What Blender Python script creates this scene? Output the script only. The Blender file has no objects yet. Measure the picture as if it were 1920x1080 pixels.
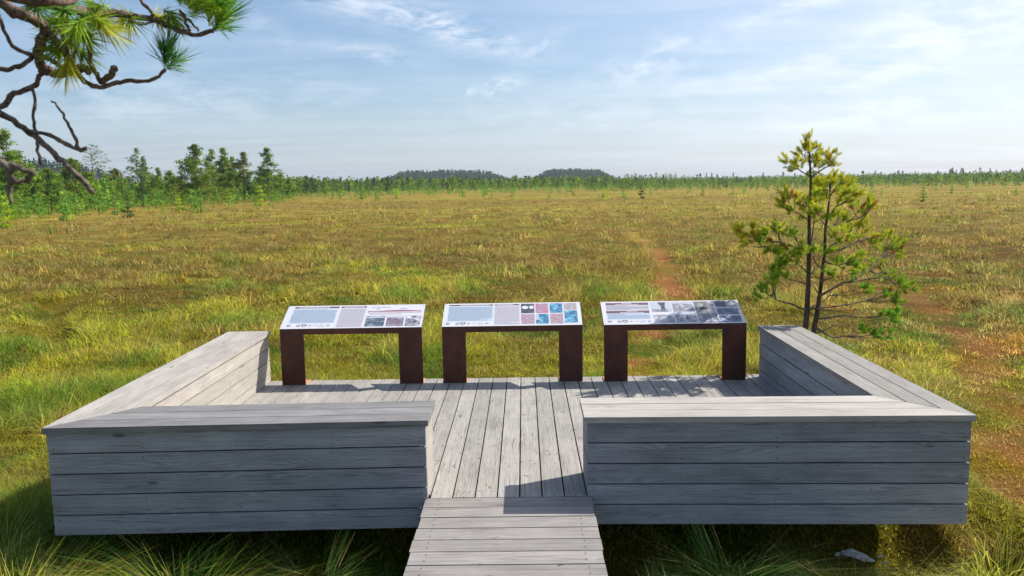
import bpy, math, random
import numpy as np
from mathutils import Vector, Matrix

random.seed(7)
RNG = np.random.default_rng(11)
R = math.radians
sc = bpy.context.scene
col = sc.collection

# ------------------------------------------------------------------ camera
F_PX = 1559.13; PITCH = .1245; YAW = -.0154; ROLL = -.0172
CAM = Vector((.0546, 0, 2.0736))
_cy, _sy = math.cos(YAW), math.sin(YAW)
_fw = Vector((_sy, _cy, 0)); _rt = Vector((_cy, -_sy, 0)); _up = Vector((0, 0, 1))
_F = _fw*math.cos(PITCH) - _up*math.sin(PITCH)
_U = _up*math.cos(PITCH) + _fw*math.sin(PITCH)
_cr, _sr = math.cos(ROLL), math.sin(ROLL)
RX = _rt*_cr + _U*_sr
UX = _U*_cr - _rt*_sr
cd = bpy.data.cameras.new("camera"); cam = bpy.data.objects.new("camera", cd); col.objects.link(cam)
m = Matrix((RX, UX, -_F)).transposed().to_4x4(); m.translation = CAM
cam.matrix_world = m
cd.lens = F_PX/1920*36; cd.sensor_width = 36; cd.clip_start = .05; cd.clip_end = 6000
cd.dof.use_dof = True; cd.dof.focus_distance = 9.0; cd.dof.aperture_fstop = 14
sc.camera = cam

def ray(px, py):
    return _F*F_PX + RX*(px-960) - UX*(py-540)
def atY(px, py, y):
    r = ray(px, py); return CAM + r*(y/r.y)
def atZ(px, py, z):
    r = ray(px, py); return CAM + r*((z-CAM.z)/r.z)

# ------------------------------------------------------------------ light
SUN_EL = R(42); SUN_AZ = R(63)            # azimuth from +Y towards +X
sv = Vector((math.sin(SUN_AZ)*math.cos(SUN_EL), math.cos(SUN_AZ)*math.cos(SUN_EL), math.sin(SUN_EL)))
sd = bpy.data.lights.new("sun", 'SUN'); so = bpy.data.objects.new("sun", sd); col.objects.link(so)
sd.energy = 4.6; sd.angle = R(.53); sd.color = (1, .94, .83)
so.rotation_euler = sv.to_track_quat('Z', 'Y').to_euler()
so.location = (30, 15, 40)

w = bpy.data.worlds.new("World"); sc.world = w; w.use_nodes = True
nt = w.node_tree; nt.nodes.clear()
def N(nt, t, **k):
    n = nt.nodes.new(t)
    for a, v in k.items():
        setattr(n, a, v)
    return n
def mth(nt, op, a, b=None, c=None, clamp=False):
    n = nt.nodes.new('ShaderNodeMath'); n.operation = op; n.use_clamp = clamp
    for i, v in enumerate((a, b, c)):
        if v is None: continue
        if isinstance(v, (int, float)): n.inputs[i].default_value = v
        else: nt.links.new(v, n.inputs[i])
    return n.outputs[0]
def mixc(nt, fac, a, b, mode='MIX'):
    n = nt.nodes.new('ShaderNodeMix'); n.data_type = 'RGBA'; n.blend_type = mode; n.clamp_factor = True
    for i, v in ((0, fac), (6, a), (7, b)):
        if isinstance(v, (int, float)): n.inputs[i].default_value = v
        elif isinstance(v, tuple): n.inputs[i].default_value = (*v[:3], 1)
        else: nt.links.new(v, n.inputs[i])
    return n.outputs[2]
def ramp(nt, fac, stops, interp='LINEAR'):
    n = nt.nodes.new('ShaderNodeValToRGB'); n.color_ramp.interpolation = interp
    cr = n.color_ramp
    while len(cr.elements) < len(stops): cr.elements.new(.5)
    for e, (p, c) in zip(cr.elements, stops):
        e.position = p; e.color = (c, c, c, 1) if isinstance(c, (int, float)) else (*c, 1)
    nt.links.new(fac, n.inputs[0]); return n.outputs[0]
def noise(nt, vec, scale, detail=4, rough=.55, dist=0.):
    n = nt.nodes.new('ShaderNodeTexNoise'); n.inputs['Scale'].default_value = scale
    n.inputs['Detail'].default_value = detail; n.inputs['Roughness'].default_value = rough
    n.inputs['Distortion'].default_value = dist
    if vec is not None: nt.links.new(vec, n.inputs['Vector'])
    return n.outputs[0]
def vmap(nt, vec, loc=(0, 0, 0), rot=(0, 0, 0), scale=(1, 1, 1)):
    n = nt.nodes.new('ShaderNodeMapping'); nt.links.new(vec, n.inputs[0])
    n.inputs[1].default_value = loc; n.inputs[2].default_value = rot; n.inputs[3].default_value = scale
    return n.outputs[0]

sky = N(nt, 'ShaderNodeTexSky', sky_type='NISHITA', sun_disc=False)
sky.sun_elevation = SUN_EL; sky.sun_rotation = SUN_AZ
sky.air_density = 1.0; sky.dust_density = 1.2; sky.ozone_density = 3.0; sky.altitude = 0
geo = N(nt, 'ShaderNodeTexCoord').outputs['Generated']
sep = N(nt, 'ShaderNodeSeparateXYZ'); nt.links.new(geo, sep.inputs[0])
zc = mth(nt, 'MAXIMUM', mth(nt, 'ADD', sep.outputs[2], .06), .02)
px_ = mth(nt, 'DIVIDE', sep.outputs[0], zc); py_ = mth(nt, 'DIVIDE', sep.outputs[1], zc)
cmb = N(nt, 'ShaderNodeCombineXYZ'); nt.links.new(px_, cmb.inputs[0]); nt.links.new(py_, cmb.inputs[1])
plane = cmb.outputs[0]
def blob(az, el, ra, re, tilt=0.):
    """soft patch of the sky dome round one direction (degrees)"""
    d = Vector((math.sin(R(az))*math.cos(R(el)), math.cos(R(az))*math.cos(R(el)), math.sin(R(el))))
    right = Vector((math.cos(R(az)), -math.sin(R(az)), 0)); up = right.cross(d)
    c, s = math.cos(R(tilt)), math.sin(R(tilt))
    a = right*c + up*s; b = up*c - right*s
    def dot(v):
        n = nt.nodes.new('ShaderNodeVectorMath'); n.operation = 'DOT_PRODUCT'
        nt.links.new(geo, n.inputs[0]); n.inputs[1].default_value = v; return n.outputs['Value']
    A = mth(nt, 'DIVIDE', dot(a), math.sin(R(ra))); B = mth(nt, 'DIVIDE', dot(b), math.sin(R(re)))
    r2 = mth(nt, 'ADD', mth(nt, 'MULTIPLY', A, A), mth(nt, 'MULTIPLY', B, B))
    return mth(nt, 'POWER', 2.718, mth(nt, 'MULTIPLY', r2, -1.))
def pxdir(px, py):
    r = ray(px, py).normalized(); return math.degrees(math.atan2(r.x, r.y)), math.degrees(math.asin(r.z))
# thin veils: stretched noise over the whole dome, thicker towards the sun
veil = noise(nt, vmap(nt, plane, rot=(0, 0, .5), scale=(.10, .34, 1)), 1.0, 6, .6, .6)
veil2 = noise(nt, vmap(nt, plane, loc=(3, 1, 0), rot=(0, 0, .9), scale=(.5, 1.3, 1)), 1.0, 8, .62, .5)
vm = mth(nt, 'ADD', mth(nt, 'MULTIPLY', ramp(nt, veil, [(.36, 0.), (.74, 1.)]), .55),
         mth(nt, 'MULTIPLY', ramp(nt, veil2, [(.45, 0.), (.8, 1.)]), .5))
sunward = N(nt, 'ShaderNodeVectorMath', operation='DOT_PRODUCT'); nt.links.new(geo, sunward.inputs[0]); sunward.inputs[1].default_value = sv
sw = ramp(nt, sunward.outputs['Value'], [(.40, 0.), (.68, .5), (.9, .95)])
vm = mth(nt, 'ADD', mth(nt, 'MULTIPLY', vm, .38), mth(nt, 'MULTIPLY', mth(nt, 'ADD', vm, .35), sw), clamp=True)
# separate clouds seen in the picture, each in its own direction
fine = noise(nt, vmap(nt, geo, rot=(0, .35, 0), scale=(14, 14, 46)), 1.0, 8, .68, .35)
puff = noise(nt, vmap(nt, geo, scale=(34, 34, 60)), 1.0, 8, .62, .2)
cl = None
for (x, y, ra, re, tl, s, kind) in [(830, 48, 5.6, 1.0, -15, 1.5, 0), (700, 100, 3.0, .5, -8, .9, 0), (640, 0, 5, 1.0, -14, .9, 0),
                              (915, 165, 2.4, .55, 14, 1.1, 1), (1010, 90, 1.6, .6, 25, .7, 1), (1230, 115, 4.5, 1.2, 18, .75, 1),
                              (1500, 130, 9, 1.2, 8, .7, 0), (1790, 60, 10, 3.0, 20, .9, 0), (1700, 205, 9, 1.2, 3, .85, 0),
                              (300, 185, 14, 1.6, 2, .5, 0), (1100, 215, 12, 1.4, -3, .5, 0), (505, 60, 1.6, .7, -30, .5, 0), (1500, 10, 6, 1.0, 15, .8, 0)]:
    az, el = pxdir(x, y)
    b = mth(nt, 'MULTIPLY', blob(az, el, ra, re, tl), s)
    b = mth(nt, 'MULTIPLY', b, ramp(nt, puff if kind else fine, [(.40, 0.), (.62, 1.)]))
    cl = b if cl is None else mth(nt, 'MAXIMUM', cl, b)
allc = mth(nt, 'ADD', vm, mth(nt, 'MULTIPLY', cl, .62), clamp=True)
hz = ramp(nt, sep.outputs[2], [(0., .42), (.07, .26), (.22, .04), (.5, 0.)])
skh = N(nt, 'ShaderNodeHueSaturation'); skh.inputs['Saturation'].default_value = 1.2; nt.links.new(sky.outputs[0], skh.inputs['Color'])
skyc = mixc(nt, hz, skh.outputs[0], (4.5, 5.6, 8.0))
skyc = mixc(nt, allc, skyc, (7.6, 8.1, 9.0))
bg = N(nt, 'ShaderNodeBackground'); bg.inputs[1].default_value = .078
nt.links.new(skyc, bg.inputs[0])
wo = N(nt, 'ShaderNodeOutputWorld'); nt.links.new(bg.outputs[0], wo.inputs[0])

sc.view_settings.view_transform = 'Standard'; sc.view_settings.look = 'None'
sc.view_settings.exposure = 0.72; sc.view_settings.gamma = 1
sc.render.engine = 'CYCLES'
sc.cycles.max_bounces = 8; sc.cycles.transparent_max_bounces = 8

# ------------------------------------------------------------------ helpers
def mat(name):
    m_ = bpy.data.materials.new(name); m_.use_nodes = True
    return m_, m_.node_tree, m_.node_tree.nodes['Principled BSDF']
def tag(o, label=None, cat=None, group=None, kind=None):
    if label: o['label'] = label
    if cat: o['category'] = cat
    if group: o['group'] = group
    if kind: o['kind'] = kind
    return o
def empty(name, loc=(0, 0, 0)):
    o = bpy.data.objects.new(name, None); o.empty_display_size = .2; col.objects.link(o); o.location = loc
    return o

class MB:
    """collects polygons (with uv and one random value per face), builds ONE mesh object"""
    def __init__(s): s.v = []; s.f = []; s.uv = []; s.r = []; s.mi = []
    def face(s, pts, uv=None, r=0., mi=0):
        b = len(s.v); s.v += [tuple(p) for p in pts]; s.f.append(tuple(range(b, b+len(pts))))
        s.uv.append(uv or [(0, 0)]*len(pts)); s.r.append(r); s.mi.append(mi)
    def prism(s, poly, z0, z1, along, r=None, off=None, mi=0):
        """vertical prism of a plan polygon; along = grain direction in plan"""
        r = random.random() if r is None else r
        ox, oy = off or (random.uniform(0, 60), random.uniform(0, 60))
        a = Vector((along[0], along[1])).normalized(); b = Vector((-a.y, a.x))
        P = [Vector((p[0], p[1])) for p in poly]
        area = sum(P[i].x*P[(i+1) % len(P)].y-P[(i+1) % len(P)].x*P[i].y for i in range(len(P)))
        if area < 0: P.reverse()
        def zz(z, i): return z
        U = [(p.dot(a)+ox, p.dot(b)+oy) for p in P]
        s.face([(p.x, p.y, z1) for p in P], U, r, mi)
        s.face([(p.x, p.y, z0) for p in reversed(P)], list(reversed(U)), r, mi)
        for i in range(len(P)):
            p, q = P[i], P[(i+1) % len(P)]; up, uq = U[i], U[(i+1) % len(P)]
            d = (q-p).normalized()
            if abs(d.dot(a)) > .5:
                uv = [(up[0], oy), (uq[0], oy), (uq[0], oy+z1-z0), (up[0], oy+z1-z0)]
            else:
                uv = [(ox+7, up[1]), (ox+7, uq[1]), (ox+7+(z1-z0), uq[1]), (ox+7+(z1-z0), up[1])]
            s.face([(p.x, p.y, z0), (q.x, q.y, z0), (q.x, q.y, z1), (p.x, p.y, z1)], uv, r, mi)
    def box(s, x0, x1, y0, y1, z0, z1, along=(1, 0), **k):
        s.prism([(x0, y0), (x1, y0), (x1, y1), (x0, y1)], z0, z1, along, **k)
    def tube(s, pts, rad, n=7, cap=True, mi=0, r=0., wob=0.):
        pts = [Vector(p) for p in pts]; rings = []
        ref = None; L = 0
        for i, p in enumerate(pts):
            t = (pts[min(i+1, len(pts)-1)]-pts[max(i-1, 0)]).normalized()
            if ref is None:
                ref = t.orthogonal().normalized()
            ref = (ref - t*ref.dot(t)).normalized(); b = t.cross(ref)
            rr = rad[i] if hasattr(rad, '__len__') else rad
            if i: L += (p-pts[i-1]).length
            base = len(s.v)
            for k in range(n):
                a = 2*math.pi*k/n; q = rr*(1+random.uniform(-wob, wob))
                s.v.append(tuple(p + ref*(math.cos(a)*q) + b*(math.sin(a)*q)))
            rings.append((base, L))
        for (b0, l0), (b1, l1) in zip(rings, rings[1:]):
            for k in range(n):
                k2 = (k+1) % n
                s.f.append((b0+k, b0+k2, b1+k2, b1+k)); s.uv.append([(l0, k/n), (l0, (k+1)/n), (l1, (k+1)/n), (l1, k/n)]); s.r.append(r); s.mi.append(mi)
        if cap:
            for b0, rev in ((rings[0][0], True), (rings[-1][0], False)):
                f = list(range(b0, b0+n)); f = f[::-1] if rev else f
                s.f.append(tuple(f)); s.uv.append([(0, 0)]*n); s.r.append(r); s.mi.append(mi)
    def build(s, name, mats, parent=None, smooth=False, bevel=0.):
        me = bpy.data.meshes.new(name); me.from_pydata(s.v, [], s.f)
        if not isinstance(mats, (list, tuple)): mats = [mats]
        for m_ in mats: me.materials.append(m_)
        me.polygons.foreach_set('material_index', s.mi)
        ul = me.uv_layers.new(name='UVMap'); ul.data.foreach_set('uv', [c for f in s.uv for p in f for c in p])
        at = me.attributes.new('rnd', 'FLOAT', 'FACE'); at.data.foreach_set('value', s.r)
        if smooth: me.polygons.foreach_set('use_smooth', [True]*len(s.f))
        me.update()
        o = bpy.data.objects.new(name, me); col.objects.link(o)
        if parent: o.parent = parent; o.matrix_parent_inverse = parent.matrix_basis.inverted()
        return o

def tri_mesh(name, V, C, m_, parent=None, faces=None, nper=3):
    """V (n,k,3) small polygons laid out as numpy arrays, C (n,3) colour of each"""
    n, k = V.shape[:2]
    me = bpy.data.meshes.new(name)
    me.vertices.add(n*k); me.vertices.foreach_set('co', V.reshape(-1).astype(np.float32))
    if faces is None: faces = [tuple(range(k))]
    lt = []; st = []; tot = 0; per = sum(len(f) for f in faces)
    pat = np.array([i for f in faces for i in f]); ln = np.array([len(f) for f in faces])
    loops = (np.arange(n)[:, None]*k + pat[None, :]).reshape(-1)
    starts = (np.arange(n)[:, None]*per + np.concatenate([[0], np.cumsum(ln)[:-1]])[None, :]).reshape(-1)
    me.loops.add(len(loops)); me.loops.foreach_set('vertex_index', loops.astype(np.int32))
    me.polygons.add(len(starts)); me.polygons.foreach_set('loop_start', starts.astype(np.int32))
    me.polygons.foreach_set('loop_total', np.tile(ln, n).astype(np.int32))
    at = me.attributes.new('Col', 'FLOAT_COLOR', 'POINT')
    cc = np.ones((n, k, 4), np.float32); cc[:, :, :3] = C[:, None, :] if C.ndim == 2 else C
    at.data.foreach_set('color', cc.reshape(-1))
    me.materials.append(m_); me.update(calc_edges=True)
    o = bpy.data.objects.new(name, me); col.objects.link(o)
    if parent: o.parent = parent; o.matrix_parent_inverse = parent.matrix_basis.inverted()
    return o

# value noise in numpy
_P = np.random.default_rng(3).random((256, 256))
def vn(x, y):
    xi = np.floor(x).astype(int); yi = np.floor(y).astype(int); fx = x-xi; fy = y-yi
    fx = fx*fx*(3-2*fx); fy = fy*fy*(3-2*fy)
    a = _P[xi % 256, yi % 256]; b = _P[(xi+1) % 256, yi % 256]; c = _P[xi % 256, (yi+1) % 256]; d = _P[(xi+1) % 256, (yi+1) % 256]
    return (a*(1-fx)+b*fx)*(1-fy)+(c*(1-fx)+d*fx)*fy
def fbm(x, y, s, o=4, seed=0):
    x = np.asarray(x, float)*s+seed*17.3; y = np.asarray(y, float)*s+seed*9.1; t = 0; a = .5; n = 0
    for i in range(o):
        t = t+a*vn(x*2**i+i*31, y*2**i+i*13); n += a; a *= .5
    return t/n
def sstep(a, b, x): t = np.clip((x-a)/(b-a), 0, 1); return t*t*(3-2*t)

# ------------------------------------------------------------------ materials
def wood(name, light, dark, bumpd=.25, tintvar=.16, warm=.0):
    m_, nt, bs = mat(name)
    uv = N(nt, 'ShaderNodeUVMap', uv_map='UVMap').outputs[0]
    rnd = N(nt, 'ShaderNodeAttribute', attribute_name='rnd').outputs['Fac']
    low = noise(nt, vmap(nt, uv, scale=(1.1, 7, 1)), 1.0, 2, .5)
    sp = N(nt, 'ShaderNodeSeparateXYZ'); nt.links.new(uv, sp.inputs[0])
    # growth rings: bands across the board, warped along it (cathedral figure and knots)
    vor = N(nt, 'ShaderNodeTexVoronoi'); nt.links.new(vmap(nt, uv, scale=(1.5, 5.5, 1)), vor.inputs['Vector']); vor.inputs['Scale'].default_value = 1
    kd = vor.outputs['Distance']
    kn = ramp(nt, kd, [(0., 1.), (.16, .35), (.4, 0.)])
    warp = mth(nt, 'ADD', mth(nt, 'MULTIPLY', low, .16), mth(nt, 'MULTIPLY', kn, .035))
    ph = mth(nt, 'MULTIPLY', mth(nt, 'ADD', sp.outputs[1], warp), 620.)
    rings = mth(nt, 'MULTIPLY', mth(nt, 'ADD', mth(nt, 'SINE', ph), 1.), .5)
    fib = noise(nt, vmap(nt, uv, scale=(5, 190, 1)), 1.0, 5, .65)
    fib2 = noise(nt, vmap(nt, uv, loc=(4, 4, 0), scale=(1.3, 46, 1)), 1.0, 4, .6)
    blot = noise(nt, vmap(nt, uv, scale=(2.2, 5, 1)), 1.0, 5, .6)
    crack = ramp(nt, noise(nt, vmap(nt, uv, loc=(9, 2, 0), scale=(2.2, 75, 1)), 1.0, 3, .5), [(.30, 1.), (.37, 0.)])
    g = mth(nt, 'ADD', mth(nt, 'MULTIPLY', fib, .5), mth(nt, 'MULTIPLY', rings, .15))
    g = mth(nt, 'ADD', g, mth(nt, 'MULTIPLY', fib2, .42))
    g = mth(nt, 'ADD', g, mth(nt, 'MULTIPLY', mth(nt, 'SUBTRACT', blot, .5), .5))
    fac = ramp(nt, g, [(.30, 0.), (.72, 1.)])
    c = mixc(nt, fac, dark, light)
    c = mixc(nt, mth(nt, 'MULTIPLY', ramp(nt, kd, [(0., 1.), (.055, .85), (.085, 0.)]), .75), c, tuple(x*.32 for x in dark))
    c = mixc(nt, mth(nt, 'MULTIPLY', crack, .6), c, tuple(x*.3 for x in dark))
    stain = ramp(nt, noise(nt, vmap(nt, uv, loc=(1, 6, 0), scale=(1.0, 2.5, 1)), 1.0, 6, .7), [(.56, 0.), (.72, 1.)])
    c = mixc(nt, mth(nt, 'MULTIPLY', stain, .3), c, (dark[0]*.8, dark[1]*.72, dark[2]*.62))
    br = mth(nt, 'ADD', mth(nt, 'MULTIPLY', rnd, tintvar*2), 1-tintvar)
    hs = N(nt, 'ShaderNodeHueSaturation'); nt.links.new(c, hs.inputs['Color']); nt.links.new(br, hs.inputs['Value'])
    hs.inputs['Saturation'].default_value = 1.0
    nt.links.new(hs.outputs[0], bs.inputs['Base Color'])
    bs.inputs['Roughness'].default_value = .78; bs.inputs['Specular IOR Level'].default_value = .3
    bp = N(nt, 'ShaderNodeBump'); bp.inputs['Strength'].default_value = bumpd; bp.inputs['Distance'].default_value = .004
    h = mth(nt, 'SUBTRACT', g, mth(nt, 'MULTIPLY', crack, .5)); nt.links.new(h, bp.inputs['Height'])
    nt.links.new(bp.outputs[0], bs.inputs['Normal'])
    return m_
M_DECK = wood('weathered_deck_wood', (.385, .365, .34), (.165, .155, .145), .5, .1)
M_WALK = wood('weathered_walkway_wood', (.335, .315, .305), (.12, .110, .106), .5, .1)
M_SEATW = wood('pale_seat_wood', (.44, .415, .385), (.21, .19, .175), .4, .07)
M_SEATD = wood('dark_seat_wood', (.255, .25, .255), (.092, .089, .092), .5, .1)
M_CLAD = wood('shade_blued_grey_cladding', (.36, .37, .40), (.13, .137, .155), .5, .14)  # blue of the shade mixed into the weathered grey
M_CLADW = wood('pale_cladding_wood', (.43, .40, .365), (.24, .22, .20), .3, .08)
M_FRAME = wood('dark_joist_wood', (.14, .12, .1), (.05, .045, .04), .3, .1)

def simple(name, c, rough=.7, spec=.3, metal=0.):
    m_, nt, bs = mat(name); bs.inputs['Base Color'].default_value = (*c, 1); bs.inputs['Roughness'].default_value = rough
    bs.inputs['Specular IOR Level'].default_value = spec; bs.inputs['Metallic'].default_value = metal
    return m_
M_SCREW = simple('screw_head', (.05, .045, .04), .5, .5)

m_, nt, bs = mat('rusted_steel'); M_RUST = m_
tc = N(nt, 'ShaderNodeTexCoord').outputs['Object']
n1 = noise(nt, vmap(nt, tc, scale=(6, 6, 3)), 1., 8, .7); n2 = noise(nt, vmap(nt, tc, scale=(60, 60, 22)), 1., 4, .6)
c = mixc(nt, ramp(nt, n1, [(.35, 0.), (.7, 1.)]), (.04, .012, .007), (.12, .034, .015))
c = mixc(nt, mth(nt, 'MULTIPLY', ramp(nt, n2, [(.5, 0.), (.75, 1.)]), .35), c, (.08, .024, .011))
nt.links.new(c, bs.inputs['Base Color']); bs.inputs['Roughness'].default_value = .75
m_, nt, bs = mat('bright_rust'); M_RUST2 = m_
tc = N(nt, 'ShaderNodeTexCoord').outputs['Object']
c = mixc(nt, ramp(nt, noise(nt, vmap(nt, tc, scale=(30, 30, 30)), 1., 6, .7), [(.35, 0.), (.65, 1.)]), (.36, .11, .045), (.62, .27, .13))
nt.links.new(c, bs.inputs['Base Color']); bs.inputs['Roughness'].default_value = .85

def leafmat(name, trans=.35, rough=.6, varscale=0.):
    m_, nt, bs = mat(name)
    ca = N(nt, 'ShaderNodeAttribute', attribute_name='Col').outputs['Color']
    nt.links.new(ca, bs.inputs['Base Color']); bs.inputs['Roughness'].default_value = rough
    bs.inputs['Specular IOR Level'].default_value = .08
    tr = N(nt, 'ShaderNodeBsdfTranslucent'); nt.links.new(ca, tr.inputs[0])
    mx = N(nt, 'ShaderNodeMixShader'); mx.inputs[0].default_value = trans
    out = nt.nodes['Material Output']
    nt.links.new(bs.outputs[0], mx.inputs[1]); nt.links.new(tr.outputs[0], mx.inputs[2]); nt.links.new(mx.outputs[0], out.inputs[0])
    return m_
M_GRASS = leafmat('grass_blades', .5)
M_NEEDLE = leafmat('pine_needles', .45, .5)

def barkmat(name, a, b, sc_=(18, 18, 5)):
    m_, nt, bs = mat(name); tc = N(nt, 'ShaderNodeTexCoord').outputs['Object']
    n1 = noise(nt, vmap(nt, tc, scale=sc_), 1., 6, .7, .4)
    nt.links.new(mixc(nt, ramp(nt, n1, [(.38, 0.), (.62, 1.)]), a, b), bs.inputs['Base Color'])
    bs.inputs['Roughness'].default_value = .9; bs.inputs['Specular IOR Level'].default_value = .1
    bp = N(nt, 'ShaderNodeBump'); bp.inputs['Strength'].default_value = .8; bp.inputs['Distance'].default_value = .01
    nt.links.new(n1, bp.inputs['Height']); nt.links.new(bp.outputs[0], bs.inputs['Normal'])
    return m_
M_BARK = barkmat('pine_bark', (.05, .038, .03), (.14, .10, .08))
M_TWIG = barkmat('twig_bark', (.09, .055, .042), (.32, .235, .185), (160, 160, 160))
M_DEAD = barkmat('dead_grey_twig', (.07, .055, .045), (.30, .25, .20), (120, 120, 120))
M_GREYTRUNK = barkmat('bleached_trunk', (.2, .19, .17), (.36, .34, .3))

# ------------------------------------------------------------------ ground
PX0, PX1, PY0, PY1 = -3.10, 2.94, 5.28, 8.78      # platform footprint
PATH1 = np.array([(1.3, 9.2), (1.9, 12.5), (3.3, 17.0), (3.7, 21.), (4.2, 23.7), (5.2, 34.8), (5.4, 49.)])
PATH2 = np.array([(3.2, 5.2), (3.9, 6.5), (5.2, 8.7), (6.7, 12.2), (7.7, 15.3), (8.1, 17.), (9.5, 24.)])
def pdist(x, y, P):
    best = np.full(np.shape(x), 1e9)
    for a, b in zip(P, P[1:]):
        d = b-a; t = np.clip(((x-a[0])*d[0]+(y-a[1])*d[1])/(d@d), 0, 1)
        best = np.minimum(best, np.hypot(x-a[0]-d[0]*t, y-a[1]-d[1]*t))
    return best
def gz(x, y):
    r = np.hypot(x, y)
    z = -.47+.16*fbm(x, y, .9, 3, 1)*np.exp(-r/60)+.12*(fbm(x, y, .22, 3, 2)-.3)*np.exp(-r/200)
    inside = sstep(.6, -.1, np.maximum(np.maximum(PX0-x, x-PX1), np.maximum(PY0-y, y-PY1)))
    z = z-inside*.09-.1*sstep(1.2, .7, np.abs(x+.06))*(y < 5.6)
    fx = np.maximum(np.maximum(PX0-.1-x, x-PX1-.1), 0); fy = np.maximum(np.maximum(4.75-y, y-5.5), 0)
    z = z-.17*sstep(.45, 0, np.hypot(fx, fy))
    z = z+.16*sstep(.45, .1, np.hypot(np.maximum(np.abs(x-3.3)-.1, 0), np.maximum(np.abs(y-6.9)-1.4, 0)))
    z = z-.05*sstep(.7, .1, pdist(x, y, PATH1))-.05*sstep(.9, .2, pdist(x, y, PATH2))
    tr = pdist(x, y, np.array([(-10.6, 18.6), (-8.9, 15.2), (-7.0, 12.6)]))
    return z-.2*sstep(.5, .1, tr)
PAL = dict(A=(.29, .285, .025), B=(.205, .15, .038), C=(.085, .19, .018), D=(.46, .17, .03), E=(.40, .32, .11), Y=(.58, .40, .03), G=(.17, .24, .02))
PAL = {k: np.array(v)*1.46 for k, v in PAL.items()}
YB = [(-1.15, 4.75, .3), (2.6, 4.75, .4), (3.2, 4.6, .5), (-3.55, 6.6, .35), (-3.5, 7.3, .3)]
def gcol(x, y):
    x = np.asarray(x, float); y = np.asarray(y, float)
    r = np.hypot(x, y); n1 = fbm(x, y, .35, 4, 3)[..., None]; n2 = fbm(x, y, 1.1, 3, 4)[..., None]; n3 = fbm(x, y, .09, 3, 5)[..., None]
    n4 = fbm(x, y, 2.6, 2, 8)[..., None]
    far = sstep(8, 34, r)[..., None]; right = sstep(1.5, 5.5, x-.16*np.maximum(y-5, 0))[..., None]; near = 1-far
    c = PAL['A']*(1-.0*n1)+0*n1
    c = c+(PAL['G']-c)*sstep(.45, .66, n2)*.6
    c = c+(PAL['B']-c)*np.clip(far*1.25+(n1-.5)*2.6+(n3-.5)*1.6, 0, 1)*np.clip(.42+.8*far+.2*right, 0, 1)
    c = c+(PAL['E']-c)*sstep(.46, .7, n4)*(.3+.6*right*near+.1*far)
    c = c+(PAL['A']-c)*sstep(.56, .7, n3)*.25*far
    c = c+(PAL['C']-c)*sstep(.56, .68, n2)*.65*(1-.5*far)
    bn = fbm(x, y, .8, 3, 12)[..., None]
    c = c+(PAL['D']-c)*sstep(.56, .72, bn)*.5*near*np.clip(right+.35*sstep(10.5, 9., y)[..., None]*sstep(8.6, 9.0, y)[..., None], 0, 1)
    # orange-brown bare peat along the trodden path
    for P, wd, y1 in ((PATH1, .5, 32), (PATH2, .42, 19)):
        d = pdist(x, y, P)[..., None]+(n4-.5)*.5+(n1-.5)*.5
        k = (1. if y1 > 30 else .6)*sstep(wd, wd*.35, d)*sstep(y1+12, y1-6, y)[..., None]*sstep(.40, .56, fbm(x, y, 1.4, 3, 21)[..., None])
        c = c+(np.array((.60, .29, .14))-c)*k*.85
    for bx, by, br in YB:
        k = sstep(br, br*.5, np.hypot(x-bx, y-by)[..., None]+(n4-.5)*.3)
        c = c+(PAL['Y']*(1, .75+.5*n2[..., 0].mean(), 1)-c)*k*.85
    return c

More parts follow.
